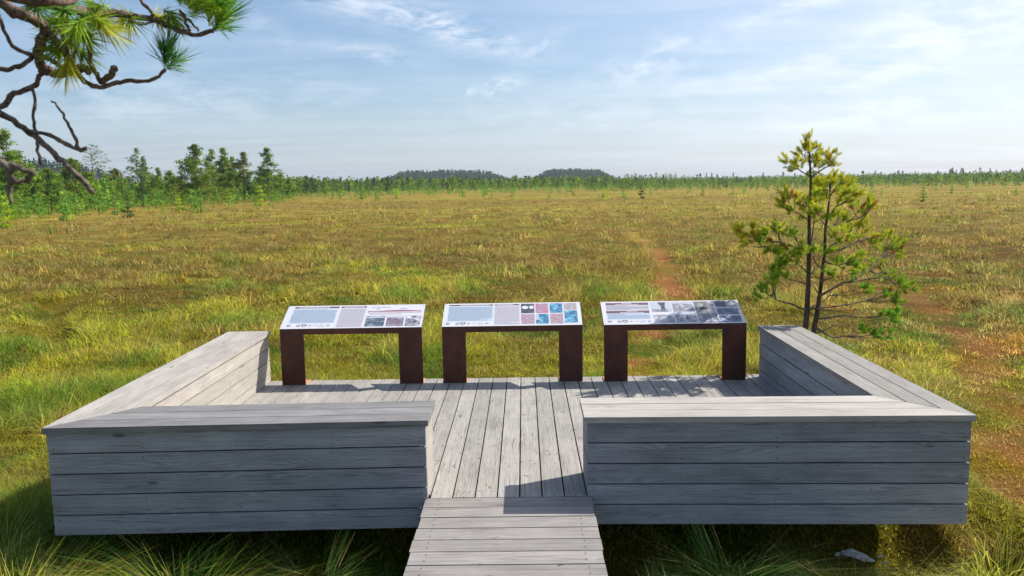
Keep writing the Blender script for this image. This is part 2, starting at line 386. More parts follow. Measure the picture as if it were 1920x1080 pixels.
def ground():
    rad = np.concatenate([[0], 1.2*1.018**np.arange(0, 400)]); rad = rad[rad < 1700]; rad = np.append(rad, 1700)
    na = 420; a = np.linspace(0, 2*np.pi, na, endpoint=False)
    Rr, A = np.meshgrid(rad[1:], a, indexing='ij')
    x = np.append(0, (Rr*np.sin(A)).ravel()); y = np.append(0, (Rr*np.cos(A)).ravel())
    z = gz(x, y); nr = len(rad)-1
    faces = []
    idx = (1+np.arange(nr*na)).reshape(nr, na)
    q = np.stack([idx[:-1], np.roll(idx, -1, 1)[:-1], np.roll(idx, -1, 1)[1:], idx[1:]], -1).reshape(-1, 4)[:, ::-1]
    faces = q.tolist()+[(0, int(idx[0, (i+1) % na]), int(idx[0, i])) for i in range(na)]
    me = bpy.data.meshes.new('ground'); me.from_pydata(np.stack([x, y, z], -1).tolist(), [], faces)
    at = me.attributes.new('Col', 'FLOAT_COLOR', 'POINT'); cc = np.ones((len(x), 4), np.float32); cc[:, :3] = gcol(x, y)*(1+.55*np.maximum(sstep(.55, .15, pdist(x, y, PATH1))*(y < 42), .4*sstep(.6, .2, pdist(x, y, PATH2))*(y < 19)))[:, None]
    at.data.foreach_set('color', cc.ravel()); me.polygons.foreach_set('use_smooth', [True]*len(faces))
    m_, nt, bs = mat('bog_soil'); tc = N(nt, 'ShaderNodeTexCoord').outputs['Object']
    ca = N(nt, 'ShaderNodeAttribute', attribute_name='Col').outputs['Color']
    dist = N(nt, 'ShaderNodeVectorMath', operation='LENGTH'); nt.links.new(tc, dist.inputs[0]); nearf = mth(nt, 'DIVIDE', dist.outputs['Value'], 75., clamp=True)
    n1 = noise(nt, vmap(nt, tc, scale=(14, 14, 14)), 1., 8, .75); n2 = noise(nt, vmap(nt, tc, scale=(.35, .35, 1)), 1., 10, .72)
    n3 = noise(nt, vmap(nt, tc, scale=(.012, .045, 1)), 1., 6, .65)
    c = mixc(nt, ramp(nt, n1, [(.3, 0.), (.7, 1.)]), (.45, .42, .38), (1., 1., 1.))
    c = mixc(nt, 1., c, ca, 'MULTIPLY')
    c2 = mixc(nt, ramp(nt, n2, [(.35, 0.), (.65, 1.)]), (.78, .74, .68), (1.18, 1.18, 1.08))
    c = mixc(nt, 1., c, c2, 'MULTIPLY')
    c3 = mixc(nt, ramp(nt, n3, [(.38, 0.), (.62, 1.)]), (.85, .78, .72), (1.12, 1.15, .95))
    c = mixc(nt, 1., c, c3, 'MULTIPLY')
    c = mixc(nt, 1., c, mixc(nt, nearf, (.36, .30, .26), (.9, .9, .9)), 'MULTIPLY')   # wet peat and painted-in shade between the tufts, closed sward farther out
    nt.links.new(c, bs.inputs['Base Color']); bs.inputs['Roughness'].default_value = .95; bs.inputs['Specular IOR Level'].default_value = .05
    bp = N(nt, 'ShaderNodeBump'); bp.inputs['Strength'].default_value = 1.; bp.inputs['Distance'].default_value = .08
    nt.links.new(n1, bp.inputs['Height']); nt.links.new(bp.outputs[0], bs.inputs['Normal'])
    me.materials.append(m_); me.update()
    o = bpy.data.objects.new('ground', me); col.objects.link(o)
    tag(o, 'open bog ground of brown and yellow-green sedge reaching to the distant forest', 'ground', kind='structure')
ground()

def blades(base, az, h, lean, wd, C, rng, face=None):
    """curved grass blades: two quads and a tip, arrays of length n"""
    n = len(h); dx = np.sin(az); dy = np.cos(az)
    fa = rng.uniform(0, np.pi, n) if face is None else face
    wx = np.cos(fa)*wd/2; wy = np.sin(fa)*wd/2
    V = np.zeros((n, 5, 3))
    def P(t):  # position along the curve
        o = lean*h*t**1.8; zz = h*(t*(1-.42*np.minimum(lean, 1.2)*t))
        return base[:, 0]+dx*o, base[:, 1]+dy*o, base[:, 2]+zz
    for i, (t, ww) in enumerate(((0, 1.), (0, -1.), (.5, -.85), (.5, .85), (1, 0))):
        X, Y, Z = P(t); V[:, i, 0] = X+wx*ww; V[:, i, 1] = Y+wy*ww; V[:, i, 2] = Z
    CC = np.repeat(C[:, None, :], 5, 1)
    return V, CC
def in_plat(x, y, mgn=0.):
    a = (x > PX0-mgn) & (x < PX1+mgn) & (y > PY0-mgn) & (y < PY1+mgn)
    b = (x > -.66-mgn) & (x < .53+mgn) & (y < PY0+.2)
    return a | b
def grass():
    rng = RNG; Vs = []; Cs = []
    NT = 74000; NB = 14
    s = rng.uniform(1/170., 1/3.9, NT); d = 1/s
    th = rng.uniform(-R(41), R(41), NT)+YAW
    x = d*np.sin(th)+.05; y = d*np.cos(th)
    k = ~in_plat(x, y, .0); x, y, d = x[k], y[k], d[k]
    dens = fbm(x, y, .9, 3, 30)
    bare = np.maximum(sstep(.5, .12, pdist(x, y, PATH1))*(y < 38), sstep(.65, .2, pdist(x, y, PATH2))*(y < 19))
    k = rng.random(len(x)) > bare*.6; x, y, d, dens, bare = x[k], y[k], d[k], dens[k], bare[k]
    n = len(x); c = gcol(x, y)
    hum = fbm(x, y, .8, 3, 33)
    # tuft height: taller in the hummocks, lower to the right and on the path
    right = sstep(1.5, 5., x-.16*np.maximum(y-5, 0))
    th_ = (.09+.23*sstep(.42, .68, hum))*(1-.45*right*sstep(25, 12, d))*(1-.6*bare)*rng.uniform(.7, 1.3, n)
    th_ *= 1+.35*sstep(25, 90, d)
    swirl = fbm(x, y, .45, 2, 40)*4*np.pi        # patches lodge the same way
    # keep the shrubs brown/green clump by clump
    tint = rng.normal(1, .25, (n, 1))*np.ones(3); hue = rng.normal(0, .09, n)
    c = np.clip(c*(.80+.36*sstep(.34, .62, hum))[:, None]*tint*np.stack([1+hue, 1-hue*.3, np.ones(n)], -1), .008, .9)  # hollows darkened: shade between hummocks put into the blade colour
    I = np.repeat(np.arange(n), NB); m = len(I)
    a = rng.uniform(0, 2*np.pi, m); mixs = rng.random(m) < .4
    a = np.where(mixs, swirl[I]+rng.normal(0, .8, m), a)
    rr = rng.random(m)**.7*(.035+.006*d[I]+.05*th_[I]); ra = rng.uniform(0, 2*np.pi, m)
    bx = x[I]+np.cos(ra)*rr; by = y[I]+np.sin(ra)*rr
    h = th_[I]*rng.uniform(.55, 1.35, m); lean = rng.uniform(.25, 1.7, m)
    wd = np.maximum(.0034, .00062*d[I])*rng.uniform(.6, 1.4, m)
    cb = c[I]*rng.uniform(.45, 1.5, (m, 1)); straw = rng.random(m) < .09
    cb[straw] = np.array((.44, .36, .16))*rng.uniform(.6, 1.2, (straw.sum(), 1))
    rusty = rng.random(m) < .06; cb[rusty] = np.array((.30, .12, .05))
    k = ~in_plat(bx, by, .01)
    # blades next to the deck must not lean into the boards
    ex = bx+np.sin(a)*lean*h; ey = by+np.cos(a)*lean*h
    bad = in_plat(ex, ey, .01); a = np.where(bad, a+np.pi, a)
    base = np.stack([bx, by, gz(bx, by)-.01], -1)
    V, C = blades(base, a, h, lean, wd, cb, rng); Vs.append(V[k]); Cs.append(C[k])
    # short moss and litter carpet near the platform
    m = 170000; d2 = 1/rng.uniform(1/22., 1/3.9, m); t2 = rng.uniform(-R(40), R(40), m)+YAW
    bx = d2*np.sin(t2)+.05; by = d2*np.cos(t2); k = gz(bx, by) < -.2
    cb = gcol(bx, by)*rng.uniform(.6, 1.35, (m, 1))
    base = np.stack([bx, by, gz(bx, by)-.005], -1)
    V, C = blades(base, rng.uniform(0, 6.28, m), rng.uniform(.025, .075, m), rng.uniform(.3, 1.6, m), rng.uniform(.004, .009, m), cb, rng)
    Vs.append(V[k]); Cs.append(C[k])
    V = np.concatenate(Vs); C = np.concatenate(Cs)
    o = tri_mesh('grass', V, C, M_GRASS, faces=[(0, 1, 2, 3), (3, 2, 4)])
    tag(o, 'tufts of yellow-green and brown sedge grass covering the bog', 'grass', kind='stuff')
grass()

def tussock(x, y, rad, hgt, nb, c, label, lean=(.5, 1.6)):
    rng = RNG; a = rng.uniform(0, 2*np.pi, nb); r = rad*rng.random(nb)**.6*.5
    bx = x+np.sin(a)*r; by = y+np.cos(a)*r
    aa = a+rng.normal(0, .5, nb); h = 1.12*hgt*rng.uniform(.7, 1.45, nb); ln = rng.uniform(*lean, nb)
    ex = bx+np.sin(aa)*ln*h; ey = by+np.cos(aa)*ln*h
    ban = in_plat(ex, ey, .02); aa = np.where(ban, np.pi-aa, aa); ban = in_plat(bx+np.sin(aa)*ln*h, by+np.cos(aa)*ln*h, .02); ln = np.where(ban, ln*.2, ln)
    ban2 = in_plat(bx+np.sin(aa)*ln*h, by+np.cos(aa)*ln*h, .02); 
    k = ~(in_plat(bx, by, .02) | ban2)
    base = np.stack([bx, by, gz(bx, by)-.02], -1)
    cb = np.array(c)*rng.uniform(.5, 1.5, (nb, 1)); st = rng.random(nb) < .16; cb[st] = (.36, .30, .13)
    V, C = blades(base, aa, h, ln, rng.uniform(.003, .0055, nb), cb*1.4, rng)
    o = tri_mesh('grass_tussock', V[k], C[k], M_GRASS, faces=[(0, 1, 2, 3), (3, 2, 4)])
    tag(o, label, 'grass tussock', 'long-bladed grass tussocks in front of the benches')
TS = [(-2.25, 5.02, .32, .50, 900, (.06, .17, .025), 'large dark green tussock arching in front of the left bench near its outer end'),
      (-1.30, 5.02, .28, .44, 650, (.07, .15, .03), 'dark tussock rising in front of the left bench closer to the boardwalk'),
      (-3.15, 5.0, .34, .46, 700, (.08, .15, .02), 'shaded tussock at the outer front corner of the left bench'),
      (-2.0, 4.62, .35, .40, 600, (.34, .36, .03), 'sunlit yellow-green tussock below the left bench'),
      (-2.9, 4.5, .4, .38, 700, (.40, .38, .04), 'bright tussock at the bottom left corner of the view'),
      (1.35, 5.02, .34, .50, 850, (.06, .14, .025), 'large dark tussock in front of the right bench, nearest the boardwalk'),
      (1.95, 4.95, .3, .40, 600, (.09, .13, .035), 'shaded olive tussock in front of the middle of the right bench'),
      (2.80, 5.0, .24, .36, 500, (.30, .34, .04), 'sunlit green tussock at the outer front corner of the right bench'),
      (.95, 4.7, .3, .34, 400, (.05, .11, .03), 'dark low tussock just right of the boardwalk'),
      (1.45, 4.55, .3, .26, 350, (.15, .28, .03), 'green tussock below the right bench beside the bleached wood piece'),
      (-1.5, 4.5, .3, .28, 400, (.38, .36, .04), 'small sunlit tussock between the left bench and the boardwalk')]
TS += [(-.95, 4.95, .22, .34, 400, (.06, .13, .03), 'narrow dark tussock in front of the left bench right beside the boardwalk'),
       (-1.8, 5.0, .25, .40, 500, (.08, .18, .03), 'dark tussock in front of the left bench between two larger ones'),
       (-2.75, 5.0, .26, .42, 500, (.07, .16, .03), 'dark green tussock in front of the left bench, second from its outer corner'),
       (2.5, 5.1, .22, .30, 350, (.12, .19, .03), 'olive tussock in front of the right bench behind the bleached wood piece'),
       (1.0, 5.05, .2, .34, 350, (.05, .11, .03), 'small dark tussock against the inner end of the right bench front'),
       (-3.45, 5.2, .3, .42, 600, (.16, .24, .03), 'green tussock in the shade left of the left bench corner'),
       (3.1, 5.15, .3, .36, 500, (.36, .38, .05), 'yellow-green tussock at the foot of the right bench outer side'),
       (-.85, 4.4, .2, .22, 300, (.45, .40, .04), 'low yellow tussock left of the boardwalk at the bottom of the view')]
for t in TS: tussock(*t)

# ------------------------------------------------------------------ deck and boardwalk
deck = tag(empty('wooden_deck', (0, 7, 0)), 'weathered grey plank deck between the two corner benches', 'deck')
mb = MB()
k0 = -21
def screw(m_, x, y, z, r=.0048, nrm=(0, 0, 1)):
    n_ = Vector(nrm); a = n_.orthogonal().normalized()*r; b = n_.cross(a).normalized()*r
    c0 = Vector((x, y, z))+n_*.0012
    m_.face([c0+a*math.cos(t)+b*math.sin(t) for t in [i*math.pi/3 for i in range(6)]], mi=1)
for k in range(-20, 20):
    x0 = k*.15+.005; x1 = (k+1)*.15-.005
    if x0 < -3.06 or x1 > 2.91: continue
    mb.box(x0, x1, (5.335 if -.61 < x0 < .42 else 5.40)+random.uniform(-.002, .002), 8.782+random.uniform(-.003, .003), -.032, random.uniform(-.002, .0005), along=(0, 1))
    for yy in (5.44, 6.0, 6.6, 7.2, 7.8, 8.35, 8.72):
        for dx in (.03, .11): screw(mb, x0+dx+random.uniform(-.003, .003), yy+random.uniform(-.006, .006), .0005)
mb.build('decking', [M_DECK, M_SCREW], deck)
mb = MB()
for yy in (5.40, 6.05, 6.7, 7.35, 8.0, 8.66): mb.box(-3.0, 2.86, yy, yy+.05, -.18, -.034)
for xx in (-2.9, -1.5, 0, 1.4, 2.75):
    for yy in (6.1, 7.0, 8.3): mb.box(xx, xx+.1, yy, yy+.1, -.75, -.182, along=(0, 1))
mb.build('joists', M_FRAME, deck)

bw = empty('boardwalk', (-.06, 3, 0)); tag(bw, 'boardwalk of grey cross planks leading up to the deck', 'boardwalk', kind='structure')
mb = MB(); y = 5.330; i = 0
while y > -3:
    wv = .1605+random.uniform(-.003, .003)
    l = -.622+random.uniform(-.006, .006); r = .476+random.uniform(-.006, .006)
    mb.box(l, r, y-wv, y-.006, -.034, random.uniform(-.001, .002)-(.0 if i else 0), along=(1, 0))
    for xx in (-.53, .38):
        for f in (.25, .72): screw(mb, xx+random.uniform(-.006, .006), y-wv*f, .0025)
    y -= .1645; i += 1
mb.build('planking', [M_WALK, M_SCREW], bw)
mb = MB()
for xx in (-.56, .37): mb.box(xx, xx+.05, -3, 5.28, -.2, -.036, along=(0, 1))
mb.build('bearers', M_FRAME, bw)

def litter():
    rng = np.random.default_rng(44); n = 420
    x = rng.uniform(-2.6, 2.4, n); y = np.where(rng.random(n) < .6, rng.uniform(5.9, 8.7, n), rng.uniform(4.0, 6.5, n)); k = (y > 5.9) | (np.abs(x+.07) < .5)
    x, y = x[k], y[k]; n = len(x); a = rng.uniform(0, 6.28, n); L = rng.uniform(.008, .028, n); w_ = rng.uniform(.0008, .003, n)
    dx, dy = np.cos(a), np.sin(a); V = np.zeros((n, 4, 3))
    for i, (s_, t_) in enumerate(((-1, -1), (1, -1), (1, 1), (-1, 1))):
        V[:, i, 0] = x+dx*L*s_-dy*w_*t_; V[:, i, 1] = y+dy*L*s_+dx*w_*t_; V[:, i, 2] = .0035+.001*s_
    C = np.array([(.16, .09, .04), (.30, .20, .09), (.10, .07, .05)])[rng.integers(0, 3, n)]
    tag(tri_mesh('fallen_needles', V, C, M_GRASS), 'scattered dry needles and crumbs lying on the deck and boardwalk planks', 'litter', kind='stuff')
litter()

# ------------------------------------------------------------------ benches
ZT, ZC = .546, .505; BP = .1412
def lerp2(a, b, t): return (a[0]+(b[0]-a[0])*t, a[1]+(b[1]-a[1])*t)
def seat(poly4, parent, m_, along, name='seat'):
    o0, o1, i1, i0 = poly4; fb = MB()
    fb.prism([lerp2(lerp2(o0, i0, .1), lerp2(o1, i1, .1), .01), lerp2(lerp2(o0, i0, .1), lerp2(o1, i1, .1), .985),
              lerp2(lerp2(o0, i0, .9), lerp2(o1, i1, .9), .985), lerp2(lerp2(o0, i0, .9), lerp2(o1, i1, .9), .01)], ZC-.06, ZC-.012, along)
    a, b = lerp2(lerp2(o0, i0, .5), lerp2(o1, i1, .5), .1), lerp2(lerp2(o0, i0, .5), lerp2(o1, i1, .5), .96)
    c, d = lerp2(lerp2(o0, i0, .56), lerp2(o1, i1, .56), .96), lerp2(lerp2(o0, i0, .56), lerp2(o1, i1, .56), .1)
    fb.prism([a, b, c, d], .004, ZC-.062, along)
    fb.build('gap_light_block', M_FRAME, parent)  # unseen dark boards added to keep light out of the plank gaps
    return seat_(poly4, parent, m_, along, name)
def seat_(poly4, parent, m_, along, name='seat'):
    """poly4: outer start, outer end, inner end, inner start; three boards with gaps"""
    o0, o1, i1, i0 = poly4; mb = MB(); g = .0045
    wd = math.hypot(o0[0]-i0[0], o0[1]-i0[1])
    for j in range(3):
        e0 = j/3+(g/wd if j else 0); e1 = (j+1)/3-(g/wd if j < 2 else 0)
        mb.prism([lerp2(o0, i0, e0), lerp2(o1, i1, e0), lerp2(o1, i1, e1), lerp2(o0, i0, e1)], ZC, ZT-random.uniform(0, .002), along)
    return mb.build(name, m_, parent)
def clad(p, q, nout, zb, parent, m_, name, nb=5, holes=True):
    """boards along the line p-q, 22 mm thick, outer face on the line"""
    d = Vector((q[0]-p[0], q[1]-p[1])); L = d.length; d.normalize(); n_ = Vector(nout).normalized(); t = .022
    mb = MB()
    for j in range(nb):
        z1 = ZC-.004-BP*j; z0 = z1-BP+.0095
        if z0 < zb: z0 = zb
        a = Vector(p); b = Vector(q)
        j1 = random.uniform(-.001, .0015)
        P = [a+n_*j1, b+n_*j1, b-n_*t, a-n_*t]
        mb.prism([(v.x, v.y) for v in P], z0, z1, (d.x, d.y))
        if holes:
            xs = [.04, L-.04]+[L*k_/max(1, round(L/.62)) for k_ in range(1, round(L/.62))]
            for u in xs:
                for zf in (.22, .78):
                    if random.random() < .12: continue
                    c = a+d*u
                    n3 = Vector((n_.x, n_.y, 0)); c0 = Vector((c.x, c.y, z0+(z1-z0)*zf))+n3*.003
                    tt = Vector((d.x, d.y, 0)); r_ = random.uniform(.003, .0055)
                    mb.face([c0+tt*(r_*math.cos(q_))+Vector((0, 0, r_*math.sin(q_))) for q_ in [-i_*math.pi/3*(1 if (n3.cross(tt)).z > 0 else -1) for i_ in range(6)]], mi=1)
    return mb.build(name, [m_, M_SCREW], parent)

lb = tag(empty('corner_bench', (-3.1, 7, 0)), 'L-shaped plank bench left of the boardwalk, pale side arm and dark grey front seat', 'bench', 'corner benches enclosing the deck')
LO, LOe, LI, LIe = (-3.112, 5.222), (-.594, 5.292), (-2.684, 5.737), (-.598, 5.792)     # outer corner, outer right end, inner corner, inner right end
LB, LBi = (-3.148, 8.80), (-2.692, 8.80)
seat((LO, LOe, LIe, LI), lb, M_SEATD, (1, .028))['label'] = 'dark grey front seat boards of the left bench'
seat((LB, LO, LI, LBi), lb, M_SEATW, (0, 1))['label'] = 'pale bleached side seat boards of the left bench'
ov = .02
clad((LO[0]+ov, LO[1]+ov), (LOe[0]-ov, LOe[1]+ov), (.028, -1), -.3, lb, M_CLAD, 'front_cladding')
clad((LOe[0]-ov, LOe[1]+ov+.024), (LIe[0]-ov, LIe[1]-ov-.024), (1, 0), -.001, lb, M_CLADW, 'end_cladding', 4)
clad((LI[0]+.0, LI[1]-ov), (LIe[0]-ov, LIe[1]-ov), (-.028, 1), .002, lb, M_CLADW, 'rear_cladding', 4)
clad((LBi[0]-ov, LBi[1]-ov), (LI[0]-ov, LI[1]-ov-.002), (1, 0), .002, lb, M_CLADW, 'inner_cladding', 4)
clad((LB[0]+ov, LB[1]-ov), (LO[0]+ov, LO[1]+ov+.024), (-1, 0), -.3, lb, M_CLADW, 'outer_cladding')
clad((LB[0]+ov+.024, LB[1]-ov), (LBi[0]-ov-.024, LBi[1]-ov), (0, 1), -.3, lb, M_CLAD, 'back_end_cladding')

rb = tag(empty('corner_bench', (2.9, 7, 0)), 'L-shaped plank bench right of the boardwalk, in front of the young pine', 'bench', 'corner benches enclosing the deck')
RO, ROe, RI, RIe = (2.953, 5.25), (.433, 5.318), (2.510, 5.771), (.436, 5.813)
RB, RBi = (2.932, 8.70), (2.507, 8.70)
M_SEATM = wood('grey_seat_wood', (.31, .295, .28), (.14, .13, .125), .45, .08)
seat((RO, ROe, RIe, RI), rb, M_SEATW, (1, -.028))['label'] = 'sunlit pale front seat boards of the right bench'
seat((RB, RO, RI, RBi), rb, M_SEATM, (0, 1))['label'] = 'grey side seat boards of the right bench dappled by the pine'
clad((RO[0]-ov, RO[1]+ov), (ROe[0]+ov, ROe[1]+ov), (-.028, -1), -.3, rb, M_CLAD, 'front_cladding')
clad((ROe[0]+ov, ROe[1]+ov+.024), (RIe[0]+ov, RIe[1]-ov-.024), (-1, 0), -.001, rb, M_CLAD, 'end_cladding', 4)
clad((RI[0], RI[1]-ov), (RIe[0]+ov, RIe[1]-ov), (.028, 1), .002, rb, M_CLADW, 'rear_cladding', 4)
clad((RBi[0]+ov, RBi[1]-ov), (RI[0]+ov, RI[1]-ov-.002), (-1, 0), .002, rb, M_CLAD, 'inner_cladding', 4)
clad((RB[0]-ov, RB[1]-ov), (RO[0]-ov, RO[1]+ov+.024), (1, 0), -.3, rb, M_CLADW, 'outer_cladding')
clad((RB[0]-ov-.024, RB[1]-ov), (RBi[0]+ov+.024, RBi[1]-ov), (0, 1), -.3, rb, M_CLAD, 'back_end_cladding')

# ------------------------------------------------------------------ information boards
M_PANEL = simple('white_print', (.60, .595, .64), .35, .5)
M_BLUE = simple('light_blue_print', (.43, .53, .66), .35, .5)
M_LILAC = simple('lilac_print', (.50, .485, .56), .35, .5)
M_BAR = simple('dark_brown_bar', (.06, .035, .042), .4, .4)
M_BARP = simple('mauve_bar', (.15, .085, .12), .4, .4)
M_INK = simple('grey_ink', (.19, .22, .30), .5, .3)
M_INKP = simple('pale_ink', (.33, .31, .36), .5, .3)
M_LOGO = simple('slate_ink', (.14, .17, .25), .5, .3)
M_PURP = simple('purple_ink', (.26, .09, .16), .5, .3)
M_EDGE = simple('dark_panel_edge', (.03, .025, .025), .6, .3)
def picmat(name, a, b, c, scl=30., aniso=2.):
    m_, nt, bs = mat(name); uv = N(nt, 'ShaderNodeUVMap', uv_map='UVMap').outputs[0]
    n1 = noise(nt, vmap(nt, uv, scale=(scl, scl*aniso, 1)), 1., 5, .7, .8); n2 = noise(nt, vmap(nt, uv, loc=(5, 3, 0), scale=(scl*.4, scl*.5, 1)), 1., 4, .6, .5)
    a, b, c = (tuple(q*.75 for q in t_) for t_ in (a, b, c)); cc = mixc(nt, ramp(nt, n1, [(.4, 0.), (.6, 1.)]), a, b); cc = mixc(nt, ramp(nt, n2, [(.5, 0.), (.62, 1.)]), cc, c)
    nt.links.new(cc, bs.inputs['Base Color']); bs.inputs['Roughness'].default_value = .35
    return m_
PIC = dict(teal=picmat('print_teal_wood', (.03, .05, .09), (.16, .22, .30), (.35, .42, .5)),
           mauve=picmat('print_mauve_heath', (.14, .10, .14), (.36, .27, .35), (.42, .42, .5)),
           grey=picmat('print_grey_scene', (.06, .06, .10), (.45, .44, .55), (.68, .67, .76), 22),
           blue=picmat('print_blue_leaves', (.02, .07, .18), (.13, .42, .70), (.25, .60, .82)),
           pink=picmat('print_pink_flowers', (.30, .24, .30), (.62, .38, .52), (.72, .15, .33)),
           rose=picmat('print_rose_moss', (.32, .20, .26), (.66, .48, .60), (.48, .34, .42)),
           stone=picmat('print_pale_lichen', (.3, .28, .32), (.6, .58, .63), (.45, .42, .48)),
           dark=picmat('print_dark_pool', (.03, .05, .07), (.12, .13, .17), (.2, .2, .25)),
           bw=picmat('print_monochrome', (.16, .16, .22), (.46, .45, .54), (.6, .6, .68), 26),
           navy=picmat('print_navy_scene', (.03, .05, .12), (.16, .22, .38), (.34, .38, .5), 24),
           mid=picmat('print_grey_cloth', (.22, .22, .24), (.30, .30, .32), (.36, .36, .38), 10))

def info_board(cx, cy, width, label, layout):
    root = tag(empty('information_board', (cx, cy, 0)), label, 'information board', 'information boards along the back of the deck')
    x0 = cx-width/2; x1 = cx+width/2; lw = .247; hf = .596; t = .012
    def bx(name, a, b, c, d, e, f, m_=M_RUST):
        mb = MB(); mb.box(a, b, c, d, e, f); return mb.build(name, m_, root)
    bx('beam', x0, x1, cy, cy+t, hf-.056, hf)
    for a in (x0, x1-lw):
        bx('leg', a, a+lw, cy, cy+t, .003, hf-.0565)
        mb = MB(); mb.box(a, a+lw, cy+t+.001, cy+.20, .001, .009)
        mb.build('foot_plate', M_RUST2, root)
    # sloping panel
    A = Vector((x0, cy-.002, hf+.002)); U = Vector((width, 0, 0)); Vv = Vector((0, .405, .183)); nn = U.cross(Vv).normalized()
    mb = MB()
    def q(mb, u0, u1, v0, v1, lift, mi=0, th=None):
        def P(u, v, l): return A+U*u+Vv*v+nn*l
        top = [P(u0, v0, lift), P(u1, v0, lift), P(u1, v1, lift), P(u0, v1, lift)]
        uv = [(u0*width+u0, v0*.44), (u1*width+u0, v0*.44), (u1*width+u0, v1*.44), (u0*width+u0, v1*.44)]
        mb.face(top, uv, mi=mi)
        if th:
            bot = [P(u0, v0, lift-th), P(u1, v0, lift-th), P(u1, v1, lift-th), P(u0, v1, lift-th)]
            mb.face(bot[::-1], mi=1)
            for i in range(4): j = (i+1) % 4; mb.face([bot[i], bot[j], top[j], top[i]], mi=1)
    q(mb, 0, 1, 0, 1, .006, 0, .009)
    panel = mb.build('panel', [M_PANEL, M_EDGE], root)
    for cxx in (cx-width/2+.1, cx+width/2-.1):   # two struts under the sheet
        mb = MB()
        mb.face([(cxx, cy+t+.001, hf-.05), (cxx, cy+t+.001, hf-.004), (cxx, cy+.36, hf+.155)])
        mb.face([(cxx+.006, cy+.36, hf+.155), (cxx+.006, cy+t+.001, hf-.004), (cxx+.006, cy+t+.001, hf-.05)])
        mb.face([(cxx, cy+t+.001, hf-.05), (cxx, cy+.36, hf+.155), (cxx+.006, cy+.36, hf+.155), (cxx+.006, cy+t+.001, hf-.05)])
        mb.build('bracket', M_RUST, root)
    for u in (.012, .988):
        for v in (.05, .95):
            mb = MB(); q(mb, u-.0025, u+.0025, v-.008, v+.008, .0068); mb.build('fixing', M_SCREW, panel)
    rs = random.Random(int(cx*100)+50)
    def lines(u0, u1, v0, v1, n_, m_, name, bg=None):
        mb = MB()
        if bg: q(mb, u0-.006, u1+.006, v0-.02, v1+.02, .0066, 1)
        pit = (v1-v0)/n_
        for i in range(n_):
            v = v1-pit*(i+.5); u = u0+(.008 if rs.random() < .2 else 0); end = u1-(rs.random()*.6*(u1-u0) if rs.random() < .2 else 0)
            while u < end:
                L = rs.uniform(.006, .022); e = min(u+L, end); q(mb, u, e, v-pit*.24, v+pit*.24, .0072, 0); u = e+.003
        o = mb.build(name, [m_, bg or m_], panel); return o
    def bar(u0, u1, v0, v1, m_):
        mb = MB(); q(mb, u0, u1, v0, v1, .0066, 0)
        L = u1-u0; ta, tb = u0+L*rs.uniform(.08, .34), u1-L*rs.uniform(.08, .3); u = ta
        rows = 2 if v1-v0 > .09 else 1
        for rr in range(rows):
            u = ta+(rr*.05)
            while u < tb-(rr*.05):
                e = min(u+rs.uniform(.006, .018), tb); vm_ = v0+(v1-v0)*((rr+.5)/rows); hh = (v1-v0)/rows*.24
                q(mb, u, e, vm_-hh, vm_+hh, .0072, 1); u = e+.0025
        mb.build('title_bar', [m_, M_PANEL], panel)
    def logos(v, u0):
        circ = [(math.cos(i*math.pi/6), math.sin(i*math.pi/6)) for i in range(12)]
        shield = [(-1, 1), (-1, -.1), (-.55, -.75), (0, -1), (.55, -.75), (1, -.1), (1, 1)]
        sq = [(-1, -1), (1, -1), (1, 1), (-1, 1)]
        LM = [M_LOGO, M_PANEL, M_INK, M_BLUEINK]
        def logo(*ps):
            mb = MB()
            for cu, cv, ru, rv, shape, mi in ps:
                mb.face([A+U*(u0+cu+ru*a)+Vv*(v+cv+rv*b)+nn*(.0078 if mi == 1 else .0072) for a, b in shape], mi=mi)
            return mb
        logo((.025, 0, .014, .038, shield, 0), (.025, .01, .008, .008, sq, 1)).build('logo', LM, panel)
        logo((.095, 0, .015, .045, circ, 0), (.095, 0, .008, .022, circ, 1)).build('logo', LM, panel)
        logo((.134, 0, .018, .055, shield, 0), (.134, -.005, .009, .025, circ, 1)).build('logo', LM, panel)
        logo((.175, 0, .013, .028, [(-1, 0), (0, -.9), (1, 0), (0, .9)], 0), (.175, 0, .004, .011, circ, 1)).build('logo', LM, panel)
        mb = MB(); n_ = 10                                   # an open arc
        for i in range(n_):
            a0, a1 = math.pi*i/n_, math.pi*(i+1)/n_
            mb.face([A+U*(u0+.215+.014*math.cos(a)*k)+Vv*(v-.02+.05*math.sin(a)*k)+nn*.0072 for a, k in ((a0, .82), (a0, 1), (a1, 1), (a1, .82))], mi=2)
        mb.build('logo', LM, panel)
        logo((.25, .03, .003, .012, circ, 0), (.268, .03, .003, .012, circ, 0), (.258, -.03, .020, .006, sq, 0)).build('logo', LM, panel)
        logo((.305, 0, .012, .02, sq, 3)).build('logo', LM, panel)
    def pic(u0, u1, v0, v1, key, extra=None):
        mb = MB(); q(mb, u0, u1, v0, v1, .0068, 0)
        ms = [PIC[key]]
        for (shape, m2) in (extra or []):
            ms.append(m2)
            mb.face([A+U*(u0+(u1-u0)*a)+Vv*(v0+(v1-v0)*b)+nn*.0076 for a, b in shape], mi=len(ms)-1)
        mb.build('printed_picture', ms, panel)
    layout(lines, bar, logos, pic, q, panel, A, U, Vv, nn)
    return root
M_BLUEINK = simple('blue_ink', (.12, .32, .5), .5, .3)
M_SKYP = simple('print_pale_sky', (.44, .47, .57), .4, .4)
M_WHITEP = simple('print_white', (.6, .61, .64), .4, .4)
M_DKP = simple('print_charcoal', (.12, .12, .17), .4, .4)
